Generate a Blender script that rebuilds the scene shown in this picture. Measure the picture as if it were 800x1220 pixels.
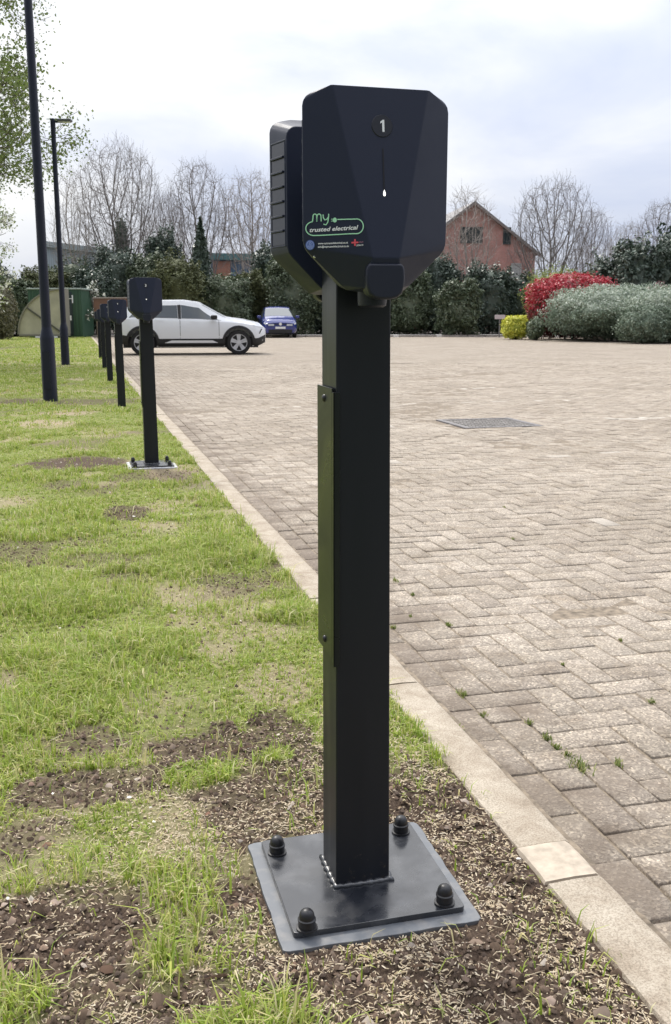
import bpy, bmesh, math, random
import numpy as np
from mathutils import Vector, Matrix, noise as mnoise

for o in list(bpy.data.objects): bpy.data.objects.remove(o)
scn = bpy.context.scene
COL = scn.collection
R = math.radians

# ------------------------------------------------------------------ camera
F_PX, YH, HC, PW, PH = 1172.0, 377.0, 1.05, 800.0, 1220.0
PITCH = math.atan((PH/2-YH)/F_PX)
cam = bpy.data.cameras.new('camera'); camo = bpy.data.objects.new('camera', cam); COL.objects.link(camo)
cam.sensor_fit = 'VERTICAL'; cam.sensor_height = 36.0; cam.lens = 36.0*F_PX/PH
camo.location = (0, 0, HC); camo.rotation_euler = (math.pi/2-PITCH, 0, 0)
cam.clip_start = 0.05; cam.clip_end = 1500
cam.dof.use_dof = True; cam.dof.focus_distance = 1.9; cam.dof.aperture_fstop = 30
scn.camera = camo

# ------------------------------------------------------------------ light
SUN_EL, SUN_AZ = 52.0, -28.0          # azimuth from +Y, negative = left
world = bpy.data.worlds.new('World'); scn.world = world; world.use_nodes = True
wn = world.node_tree.nodes; wl = world.node_tree.links; wn.clear()
def WN(t, **k):
    n = wn.new(t)
    for a, b in k.items(): setattr(n, a, b)
    return n
sky = WN('ShaderNodeTexSky'); sky.sky_type = 'NISHITA'; sky.sun_disc = False
sky.sun_elevation = R(SUN_EL); sky.sun_rotation = R(SUN_AZ)
bg1 = WN('ShaderNodeBackground'); bg1.inputs[1].default_value = 0.1; wl.new(sky.outputs[0], bg1.inputs[0])
tc = WN('ShaderNodeTexCoord'); sep = WN('ShaderNodeSeparateXYZ'); wl.new(tc.outputs['Generated'], sep.inputs[0])
mp = WN('ShaderNodeMapping'); mp.inputs['Scale'].default_value = (1.6, 1.6, 4.2); mp.inputs['Location'].default_value = (3.1, 0.4, 0.2)
wl.new(tc.outputs['Generated'], mp.inputs[0])
n1 = WN('ShaderNodeTexNoise'); n1.inputs['Scale'].default_value = 1.5; n1.inputs['Detail'].default_value = 6; n1.inputs['Roughness'].default_value = .52
n1.inputs['Distortion'].default_value = .35
wl.new(mp.outputs[0], n1.inputs['Vector'])
rp = WN('ShaderNodeValToRGB'); rp.color_ramp.elements[0].position = .36; rp.color_ramp.elements[1].position = .62
rp.color_ramp.elements[0].color = (.60, .66, .84, 1); rp.color_ramp.elements[1].color = (.99, .99, 1.0, 1)
e = rp.color_ramp.elements.new(.48); e.color = (.74, .78, .90, 1)
# a brighter, thinner part of the overcast around the hidden sun
sd = Vector((math.sin(R(SUN_AZ))*math.cos(R(SUN_EL)), math.cos(R(SUN_AZ))*math.cos(R(SUN_EL)), math.sin(R(SUN_EL))))
dt = WN('ShaderNodeVectorMath', operation='DOT_PRODUCT'); dt.inputs[1].default_value = sd; wl.new(tc.outputs['Generated'], dt.inputs[0])
mr = WN('ShaderNodeMapRange'); mr.inputs[1].default_value = .62; mr.inputs[2].default_value = .97; wl.new(dt.outputs['Value'], mr.inputs[0])
addf = WN('ShaderNodeMath', operation='MULTIPLY_ADD'); addf.inputs[1].default_value = .30
wl.new(mr.outputs[0], addf.inputs[0]); wl.new(n1.outputs[0], addf.inputs[2]); wl.new(addf.outputs[0], rp.inputs[0])
# strength: brighter overhead and round the sun, dimmer behind the camera
st1 = WN('ShaderNodeMapRange'); st1.inputs[1].default_value = .05; st1.inputs[2].default_value = .95; st1.inputs[3].default_value = .57; st1.inputs[4].default_value = 1.25
wl.new(sep.outputs['Z'], st1.inputs[0])
st2 = WN('ShaderNodeMapRange'); st2.inputs[1].default_value = -.9; st2.inputs[2].default_value = .35; st2.inputs[3].default_value = .30; st2.inputs[4].default_value = 1.0
wl.new(sep.outputs['Y'], st2.inputs[0])
st3 = WN('ShaderNodeMapRange'); st3.inputs[1].default_value = .34; st3.inputs[2].default_value = .9; st3.inputs[3].default_value = 0; st3.inputs[4].default_value = .75
wl.new(sep.outputs['Z'], st3.inputs[0]); sta = WN('ShaderNodeMath', operation='ADD'); wl.new(st1.outputs[0], sta.inputs[0]); wl.new(st3.outputs[0], sta.inputs[1])
stm = WN('ShaderNodeMath', operation='MULTIPLY'); wl.new(sta.outputs[0], stm.inputs[0]); wl.new(st2.outputs[0], stm.inputs[1])
bg2 = WN('ShaderNodeBackground'); wl.new(rp.outputs[0], bg2.inputs[0]); wl.new(stm.outputs[0], bg2.inputs[1])
mx = WN('ShaderNodeMixShader'); mx.inputs[0].default_value = .94; wl.new(bg1.outputs[0], mx.inputs[1]); wl.new(bg2.outputs[0], mx.inputs[2])
wo = WN('ShaderNodeOutputWorld'); wl.new(mx.outputs[0], wo.inputs[0])
sl = bpy.data.lights.new('sun', 'SUN'); sl.energy = 1.5; sl.angle = R(10); sl.color = (1.0, .95, .87)
so = bpy.data.objects.new('sun', sl); COL.objects.link(so)
so.rotation_euler = (-sd).to_track_quat('-Z', 'Y').to_euler(); so.location = (0, 0, 30)
vs = scn.view_settings; vs.view_transform = 'Standard'; vs.look = 'None'; vs.gamma = 1; vs.exposure = 0.74; vs.use_curve_mapping = False
scn.render.engine = 'CYCLES'

# ------------------------------------------------------------------ geometry of the place
ANG = math.atan2(400-88, F_PX/math.cos(PITCH))            # the kerb runs this far left of straight ahead
K = np.array([-math.sin(ANG), math.cos(ANG), 0]); NN = np.array([math.cos(ANG), math.sin(ANG), 0])
def ray(x, y):
    a = (x-PW/2)/F_PX; b = -(y-PH/2)/F_PX
    return np.array([a, math.cos(PITCH)+b*math.sin(PITCH), -math.sin(PITCH)+b*math.cos(PITCH)])
def gp(x, y, z=0):
    r = ray(x, y); return r*((z-HC)/r[2])+[0, 0, HC]
def at(x, y, d):
    r = ray(x, y); return r*(d/r[1])+[0, 0, HC]
def guv(x, y): P = gp(x, y); return P@NN, P@K
def W3(u, v, z=0): P = u*NN+v*K; return (P[0], P[1], z)

# ------------------------------------------------------------------ materials
def mat(name): 
    m = bpy.data.materials.new(name); m.use_nodes = True
    return m, m.node_tree.nodes, m.node_tree.links, m.node_tree.nodes['Principled BSDF']
def simple(name, col, rough=.5, metal=0, spec=.5, var=.0, vscale=20, bump=0, bscale=80, coat=0):
    m, n, l, b = mat(name)
    b.inputs['Base Color'].default_value = (*col, 1); b.inputs['Roughness'].default_value = rough
    b.inputs['Metallic'].default_value = metal; b.inputs['Specular IOR Level'].default_value = spec
    b.inputs['Coat Weight'].default_value = coat
    t = n.new('ShaderNodeTexCoord')
    if var:
        x = n.new('ShaderNodeTexNoise'); x.inputs['Scale'].default_value = vscale; x.inputs['Detail'].default_value = 6
        l.new(t.outputs['Object'], x.inputs['Vector'])
        r = n.new('ShaderNodeValToRGB'); r.color_ramp.elements[0].position = .3; r.color_ramp.elements[1].position = .7
        r.color_ramp.elements[0].color = (*[c*(1-var) for c in col], 1); r.color_ramp.elements[1].color = (*[min(1, c*(1+var)) for c in col], 1)
        l.new(x.outputs[0], r.inputs[0]); l.new(r.outputs[0], b.inputs['Base Color'])
    if bump:
        x = n.new('ShaderNodeTexNoise'); x.inputs['Scale'].default_value = bscale; x.inputs['Detail'].default_value = 4
        l.new(t.outputs['Object'], x.inputs['Vector'])
        bp = n.new('ShaderNodeBump'); bp.inputs['Strength'].default_value = bump; bp.inputs['Distance'].default_value = .002
        l.new(x.outputs[0], bp.inputs['Height']); l.new(bp.outputs[0], b.inputs['Normal'])
    return m
def smudged(name, col, r0, r1, scale, spec=.5, bump=.05, dust=None, stretch=(1, 1, 1)):
    """painted metal or plastic whose gloss changes with smears of dust and fingerprints"""
    m, n, l, b = mat(name)
    t = n.new('ShaderNodeTexCoord'); mp = n.new('ShaderNodeMapping'); mp.inputs['Scale'].default_value = stretch
    l.new(t.outputs['Object'], mp.inputs[0])
    x = n.new('ShaderNodeTexNoise'); x.inputs['Scale'].default_value = scale; x.inputs['Detail'].default_value = 5; x.inputs['Distortion'].default_value = 1.2
    l.new(mp.outputs[0], x.inputs['Vector'])
    q = n.new('ShaderNodeMapRange'); q.inputs[1].default_value = .35; q.inputs[2].default_value = .68; q.inputs[3].default_value = r0; q.inputs[4].default_value = r1
    l.new(x.outputs[0], q.inputs[0]); l.new(q.outputs[0], b.inputs['Roughness'])
    b.inputs['Specular IOR Level'].default_value = spec
    if dust:
        y = n.new('ShaderNodeTexNoise'); y.inputs['Scale'].default_value = scale*2.2; y.inputs['Detail'].default_value = 8; l.new(mp.outputs[0], y.inputs['Vector'])
        r = n.new('ShaderNodeValToRGB'); r.color_ramp.elements[0].position = .48; r.color_ramp.elements[1].position = .8
        r.color_ramp.elements[0].color = (*col, 1); r.color_ramp.elements[1].color = (*dust, 1)
        l.new(y.outputs[0], r.inputs[0]); l.new(r.outputs[0], b.inputs['Base Color'])
    else: b.inputs['Base Color'].default_value = (*col, 1)
    z = n.new('ShaderNodeTexNoise'); z.inputs['Scale'].default_value = 900; l.new(t.outputs['Object'], z.inputs['Vector'])
    bp = n.new('ShaderNodeBump'); bp.inputs['Strength'].default_value = bump; bp.inputs['Distance'].default_value = .0006
    l.new(z.outputs[0], bp.inputs['Height']); l.new(bp.outputs[0], b.inputs['Normal'])
    return m
def leafmat(name, cols, rough=.55, transl=.25, spec=.3):
    m, n, l, b = mat(name)
    g = n.new('ShaderNodeNewGeometry'); r = n.new('ShaderNodeValToRGB'); r.color_ramp.interpolation = 'LINEAR'
    els = r.color_ramp.elements
    els[0].position = 0; els[0].color = (*cols[0], 1); els[1].position = 1; els[1].color = (*cols[-1], 1)
    for i, c in enumerate(cols[1:-1]):
        q = els.new((i+1)/(len(cols)-1)); q.color = (*c, 1)
    l.new(g.outputs['Random Per Island'], r.inputs[0]); l.new(r.outputs[0], b.inputs['Base Color'])
    b.inputs['Roughness'].default_value = rough; b.inputs['Specular IOR Level'].default_value = spec
    if transl:
        tr = n.new('ShaderNodeBsdfTranslucent'); l.new(r.outputs[0], tr.inputs[0]); ms = n.new('ShaderNodeMixShader'); ms.inputs[0].default_value = transl
        l.new(b.outputs[0], ms.inputs[1]); l.new(tr.outputs[0], ms.inputs[2]); l.new(ms.outputs[0], n['Material Output'].inputs[0])
    return m

M = {}
M['post'] = smudged('post_black_paint', (.012, .014, .019), .32, .5, 6, spec=.32, dust=(.018, .02, .026), stretch=(1, 1, .15))
_m = M['post']; _n, _l = _m.node_tree.nodes, _m.node_tree.links; _b = _n['Principled BSDF']; _src = _b.inputs['Base Color'].links[0].from_socket
_t = _n.new('ShaderNodeTexCoord'); _s = _n.new('ShaderNodeSeparateXYZ'); _l.new(_t.outputs['Object'], _s.inputs[0])
_x = _n.new('ShaderNodeTexNoise'); _x.inputs['Scale'].default_value = 55; _x.inputs['Detail'].default_value = 8; _x.inputs['Roughness'].default_value = .8; _l.new(_t.outputs['Object'], _x.inputs['Vector'])
_q = _n.new('ShaderNodeMapRange'); _q.inputs[1].default_value = .0; _q.inputs[2].default_value = .22; _q.inputs[3].default_value = .50; _q.inputs[4].default_value = .78; _l.new(_s.outputs['Z'], _q.inputs[0])
_d = _n.new('ShaderNodeMath'); _d.operation = 'SUBTRACT'; _l.new(_x.outputs[0], _d.inputs[0]); _l.new(_q.outputs[0], _d.inputs[1])
_e = _n.new('ShaderNodeMapRange'); _e.inputs[1].default_value = 0; _e.inputs[2].default_value = .08; _e.inputs[4].default_value = .5; _l.new(_d.outputs[0], _e.inputs[0])
_y = _n.new('ShaderNodeMix'); _y.data_type = 'RGBA'; _l.new(_e.outputs[0], _y.inputs[0]); _l.new(_src, _y.inputs[6]); _y.inputs[7].default_value = (.12, .095, .07, 1); _l.new(_y.outputs[2], _b.inputs['Base Color'])
M['coverplate'] = smudged('cover_paint', (.012, .015, .014), .26, .4, 5, spec=.3)
M['padpale'] = simple('pale_resin_pad', (.50, .50, .52), .6, var=.2, vscale=12)
M['plate'] = smudged('plate_black_paint', (.014, .016, .021), .14, .40, 9, spec=1.0, dust=(.07, .073, .08))
M['pad'] = smudged('resin_pad', (.11, .12, .135), .3, .55, 14, spec=.8, dust=(.22, .21, .2))
M['head'] = smudged('head_plastic', (.015, .020, .042), .44, .56, 8, spec=.34, bump=.25)
M['flap'] = smudged('flap_plastic', (.013, .016, .030), .38, .46, 8, spec=.4, bump=.2)
M['headgloss'] = simple('disc_plastic', (.012, .014, .022), .3)
M['rubber'] = simple('cap_rubber', (.012, .012, .014), .38, var=.2)
M['white'] = simple('white_print', (.85, .86, .86), .5)
M['green'] = simple('green_print', (.42, .80, .52), .5)
M['red'] = simple('red_print', (.75, .09, .12), .5)
M['blueprint'] = simple('blue_print', (.10, .16, .42), .5)
M['slot'] = simple('slot_and_rib_shade', (.003, .003, .006), .3)
M['chrome'] = simple('zinc', (.7, .7, .7), .25, metal=1)
m, n, l, b = mat('status_lamp'); b.inputs['Base Color'].default_value = (.9, .9, .85, 1); b.inputs['Emission Color'].default_value = (1, .97, .9, 1); b.inputs['Emission Strength'].default_value = 1.2; M['lamp'] = m

# ------------------------------------------------------------------ helpers
def link(name, me, m=None, parent=None, loc=None):
    o = bpy.data.objects.new(name, me); COL.objects.link(o)
    if m: me.materials.append(m)
    if parent: o.parent = parent
    if loc is not None: o.location = loc
    return o
def tag(o, label=None, cat=None, group=None, kind=None):
    if label: o['label'] = label
    if cat: o['category'] = cat
    if group: o['group'] = group
    if kind: o['kind'] = kind
    return o
def empty(name, label, cat, loc=(0, 0, 0), rz=0, group=None):
    o = bpy.data.objects.new(name, None); COL.objects.link(o); o.location = loc; o.rotation_euler = (0, 0, rz)
    o.empty_display_size = .2
    return tag(o, label, cat, group)
def frombm(name, bm, m=None, parent=None, smooth=None):
    bmesh.ops.recalc_face_normals(bm, faces=bm.faces)
    me = bpy.data.meshes.new(name); bm.to_mesh(me); bm.free()
    o = link(name, me, m, parent)
    if smooth is not None:
        me.shade_smooth()
        if smooth < 179: 
            try: me.set_sharp_from_angle(angle=R(smooth))
            except Exception: pass
    return o
def bevel(o, w, seg=2, ang=25):
    md = o.modifiers.new('bevel', 'BEVEL'); md.width = w; md.segments = seg; md.limit_method = 'ANGLE'; md.angle_limit = R(ang); md.harden_normals = True
    return o
def box(bm, x0, x1, y0, y1, z0, z1, mtx=None):
    vs = [bm.verts.new((x, y, z)) for x in (x0, x1) for y in (y0, y1) for z in (z0, z1)]
    for f in ((0, 1, 3, 2), (4, 6, 7, 5), (0, 4, 5, 1), (2, 3, 7, 6), (0, 2, 6, 4), (1, 5, 7, 3)): bm.faces.new([vs[i] for i in f])
    if mtx: bmesh.ops.transform(bm, matrix=mtx, verts=vs)
    return vs
def boxobj(name, x0, x1, y0, y1, z0, z1, m, parent=None, bv=0):
    bm = bmesh.new(); box(bm, x0, x1, y0, y1, z0, z1); o = frombm(name, bm, m, parent, 30)
    if bv: bevel(o, bv)
    return o
def lathe(bm, prof, seg=24, mtx=None):
    rings = []; new = []
    for r, z in prof:
        if r < 1e-6: v = bm.verts.new((0, 0, z)); rings.append([v]); new.append(v)
        else:
            ring = [bm.verts.new((r*math.cos(2*math.pi*i/seg), r*math.sin(2*math.pi*i/seg), z)) for i in range(seg)]
            rings.append(ring); new += ring
    for a, b in zip(rings, rings[1:]):
        for i in range(seg):
            j = (i+1) % seg
            if len(a) == 1 and len(b) == 1: continue
            if len(a) == 1: bm.faces.new((a[0], b[i], b[j]))
            elif len(b) == 1: bm.faces.new((a[i], a[j], b[0]))
            else: bm.faces.new((a[i], a[j], b[j], b[i]))
    for e in (rings[0], rings[-1]):
        if len(e) > 1: bm.faces.new(e)
    if mtx: bmesh.ops.transform(bm, matrix=mtx, verts=new)
def prism(bm, pts, fn, d0, d1):
    """pts 2-D outline, fn(a,b,d)->xyz"""
    A = [bm.verts.new(fn(a, b, d0)) for a, b in pts]; B = [bm.verts.new(fn(a, b, d1)) for a, b in pts]
    bm.faces.new(A); bm.faces.new(B[::-1])
    for i in range(len(pts)):
        j = (i+1) % len(pts); bm.faces.new((A[i], B[i], B[j], A[j]))
def npmesh(name, V, Fc, k):
    """V (n,3) array, Fc (m,k) array"""
    me = bpy.data.meshes.new(name); V = np.ascontiguousarray(V, dtype=np.float32); Fc = np.ascontiguousarray(Fc, dtype=np.int32)
    me.vertices.add(len(V)); me.vertices.foreach_set('co', V.ravel())
    me.loops.add(Fc.size); me.loops.foreach_set('vertex_index', Fc.ravel())
    me.polygons.add(len(Fc)); me.polygons.foreach_set('loop_start', np.arange(0, Fc.size, k, dtype=np.int32))
    me.update(calc_edges=True); me.validate()
    return me
_rs = np.random.RandomState(11); _T = _rs.rand(256, 256)
def vnoise(x, y):
    xi = np.floor(x).astype(int); yi = np.floor(y).astype(int); fx = x-xi; fy = y-yi
    fx = fx*fx*(3-2*fx); fy = fy*fy*(3-2*fy)
    g = lambda a, b: _T[a & 255, b & 255]
    return (g(xi, yi)*(1-fx)+g(xi+1, yi)*fx)*(1-fy)+(g(xi, yi+1)*(1-fx)+g(xi+1, yi+1)*fx)*fy
def fbm(x, y, o=4):
    s = 0; a = .5; t = 0
    for i in range(o): s = s+a*vnoise(x*2**i+17.3*i, y*2**i+5.1*i); t += a; a *= .5
    return s/t
def smooth(a, b, x): t = np.clip((x-a)/(b-a), 0, 1); return t*t*(3-2*t)
def copy_tree(o, parent=None):
    c = o.copy(); COL.objects.link(c)
    if parent: c.parent = parent
    for ch in o.children: copy_tree(ch, c)
    return c

# ------------------------------------------------------------------ lawn masks (ground patches, in metres along/across the kerb)
PATCH = []   # (u,v,ru,rv,kind)   kind 0 = dark soil, 1 = dry straw
def patch(x, y, rx, ry, kind, a=1.0):
    u, v = guv(x, y); d = gp(x, y)[1]; ru = rx*d/F_PX*1.02
    v2 = guv(x, y-ry)[1]; v1 = guv(x, y+ry)[1]
    PATCH.append((u, v, ru, (v2-v1)/2, kind, a))
for a in ((440, 1080, 225, 125, 0), (620, 1150, 130, 110, 0), (560, 990, 110, 100, 0), (310, 960, 75, 65, 0, .8), (70, 1110, 110, 62, 0), (150, 1200, 170, 60, 0, .75), (620, 1215, 200, 60, 0),
          (245, 885, 75, 42, 0, .8), (110, 880, 60, 22, 0, .6), (95, 935, 110, 26, 0, .7), (330, 905, 60, 50, 0, .8), (330, 868, 50, 26, 0, .7), (20, 1000, 40, 24, 0, .55),
          (60, 985, 70, 14, 0, .5), (95, 552, 62, 9, 0), (205, 562, 34, 12, 1, .9), (235, 575, 30, 8, 1, .7), (180, 568, 60, 9, 0, .5), (145, 610, 32, 11, 0, .75), (55, 505, 40, 6, 1), (80, 492, 34, 4, 1),
          (110, 478, 60, 5, 0, .7), (30, 478, 40, 4, 0, .8), (120, 515, 30, 7, 1, .7), (330, 822, 50, 26, 1, .8), (255, 765, 26, 40, 1, .7), (290, 720, 30, 16, 1, .6), (330, 752, 30, 14, 1, .6),
          (150, 690, 40, 10, 0, .5), (110, 643, 30, 6, 0, .4), (118, 788, 20, 8, 0, .5), (200, 700, 24, 8, 1, .5), (250, 1000, 70, 60, 1, .7), (170, 940, 60, 22, 1, .7), (90, 842, 80, 12, 1, .5), (200, 1010, 60, 60, 1, .45), (480, 1170, 150, 30, 1, .5), (485, 868, 36, 34, 2, .95), (325, 903, 26, 11, 2, .9), (250, 922, 46, 16, 2, .85), (205, 862, 90, 18, 2, .7), (130, 985, 60, 26, 2, .8), (190, 1160, 30, 40, 2, .5), (20, 1200, 60, 30, 2, .95), (110, 1030, 60, 40, 2, .4), (150, 1010, 270, 190, 1, .62), (330, 1130, 120, 60, 1, .6), (90, 860, 160, 40, 1, .4)):
    patch(*a)
def masks(u, v):
    w = .55*(fbm(u*5+3, v*5)-.5); w2 = .9*(fbm(u*16+9, v*16, 3)-.5)
    soil = np.zeros_like(u); straw = np.zeros_like(u)
    for (pu, pv, ru, rv, kd, a) in PATCH:
        d = np.sqrt(((u-pu)/ru)**2+((v-pv)/rv)**2)+w*1.2+w2*.8
        t = a*smooth(1.15, .65, d)
        if kd == 0: soil = np.maximum(soil, t)
        elif kd == 1: straw = np.maximum(straw, t)
    for (pu, pv, ru, rv, kd, a) in PATCH:
        if kd == 2: d = np.sqrt(((u-pu)/ru)**2+((v-pv)/rv)**2)+w*1.4+w2; t = a*smooth(1.1, .6, d); soil = soil*(1-t); straw = straw*(1-t)
    g = fbm(u*2.2+40, v*2.2+7, 5)
    straw = np.maximum(straw, smooth(.56, .72, g)*.75)
    soil = np.maximum(soil, smooth(.60, .72, fbm(u*1.7+90, v*1.3+3, 5))*.5)
    soil = np.maximum(soil, smooth(.34, .56, u+.1*w2+.06)*smooth(2.2, 1.95, v+.3*w))
    soil = np.maximum(soil, smooth(.10, .0, np.abs(u-.80)+.16*fbm(u*9, v*9))*.6)      # worn strip by the kerb
    return soil, straw
def lawn_z(u, v, soil):
    pd = np.maximum(np.abs(u-.466), np.abs(v-1.625))
    flat = smooth(.17, .26, pd)
    near = smooth(9, 4, v)
    for x, y in ((181, 554), (145.5, 484)):
        qu, qv = guv(x, y); flat = flat*smooth(.17, .3, np.maximum(np.abs(u-qu), np.abs(v-qv)))
    l1 = (fbm(u*26, v*26, 4)-.5)*.034*soil
    l2 = (np.abs(fbm(u*75+5, v*75, 3)-.5))*.026*soil
    l3 = (fbm(u*1.6+7, v*1.6, 3)-.5)*.035
    return (l1+l2)*flat*near*smooth(.812, .755, u)+l3*smooth(.17, .6, pd)*np.minimum(1, flat+.0)*smooth(.82, .6, u)-.002

def gmat():
    m, n, l, b = mat('lawn_ground')
    at_ = n.new('ShaderNodeAttribute'); at_.attribute_name = 'soilmask'; sp = n.new('ShaderNodeSeparateColor'); l.new(at_.outputs['Color'], sp.inputs[0])
    t = n.new('ShaderNodeTexCoord')
    def noi(s, d=5, r=.6):
        x = n.new('ShaderNodeTexNoise'); x.inputs['Scale'].default_value = s; x.inputs['Detail'].default_value = d; x.inputs['Roughness'].default_value = r; l.new(t.outputs['Object'], x.inputs['Vector']); return x.outputs[0]
    def ramp(src, *st):
        r = n.new('ShaderNodeValToRGB'); e = r.color_ramp.elements
        e[0].position, e[0].color = st[0][0], (*st[0][1], 1); e[1].position, e[1].color = st[-1][0], (*st[-1][1], 1)
        for p, c in st[1:-1]: q = e.new(p); q.color = (*c, 1)
        l.new(src, r.inputs[0]); return r.outputs[0]
    def mix(f, a, c):
        x = n.new('ShaderNodeMix'); x.data_type = 'RGBA'; l.new(f, x.inputs[0]); l.new(a, x.inputs[6]); l.new(c, x.inputs[7]); return x.outputs[2]
    turf = ramp(noi(55, 8, .75), (.3, (.10, .12, .03)), (.5, (.21, .24, .07)), (.7, (.34, .32, .16)))
    soil = ramp(noi(120, 8, .8), (.3, (.035, .024, .018)), (.5, (.095, .066, .048)), (.62, (.15, .11, .08)), (.75, (.26, .20, .15)))
    straw = ramp(noi(160, 8, .8), (.3, (.14, .10, .06)), (.55, (.40, .33, .22)), (.72, (.58, .50, .37)))
    c = mix(sp.outputs[1], turf, straw); c = mix(sp.outputs[0], c, soil); l.new(c, b.inputs['Base Color'])
    b.inputs['Roughness'].default_value = .9; b.inputs['Specular IOR Level'].default_value = .15
    bp = n.new('ShaderNodeBump'); bp.inputs['Strength'].default_value = .9; bp.inputs['Distance'].default_value = .008; l.new(noi(140, 8, .8), bp.inputs['Height']); l.new(bp.outputs[0], b.inputs['Normal'])
    return m
# lawn sheet (local x = across kerb, y = along kerb)
vv = np.concatenate([np.arange(.3, 4.2, .012), np.geomspace(4.2, 54.5, 230)])
uu = np.concatenate([-np.geomspace(2.0, 60, 60)[::-1], np.arange(-1.98, .822, .012)]); uu[-1] = .812
U, V = np.meshgrid(uu, vv); so_, st_ = masks(U, V); Z = lawn_z(U, V, so_)
Z = np.where(U > .8, np.minimum(Z, -.001), Z)
nu, nv = len(uu), len(vv); idx = np.arange(nu*nv).reshape(nv, nu)
Fq = np.stack([idx[:-1, :-1], idx[:-1, 1:], idx[1:, 1:], idx[1:, :-1]], -1).reshape(-1, 4)
me = npmesh('lawn', np.stack([U, V, Z], -1).reshape(-1, 3), Fq, 4); me.shade_smooth()
ca = me.color_attributes.new('soilmask', 'FLOAT_COLOR', 'POINT')
ca.data.foreach_set('color', np.stack([so_.ravel(), st_.ravel(), 0*so_.ravel(), 0*so_.ravel()+1], -1).astype(np.float32).ravel())
lawn = link('lawn', me, gmat()); lawn.rotation_euler.z = ANG; tag(lawn, kind='structure')

# surrounding terrain to the horizon
gm = simple('far_ground', (.07, .085, .04), .95, var=.4, vscale=.3)
me = npmesh('ground', np.array([[-600, -200, -.12], [600, -200, -.12], [600, 1000, -.12], [-600, 1000, -.12]]), np.array([[0, 1, 2, 3]]), 4)
tag(link('ground', me, gm), kind='structure')

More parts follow.
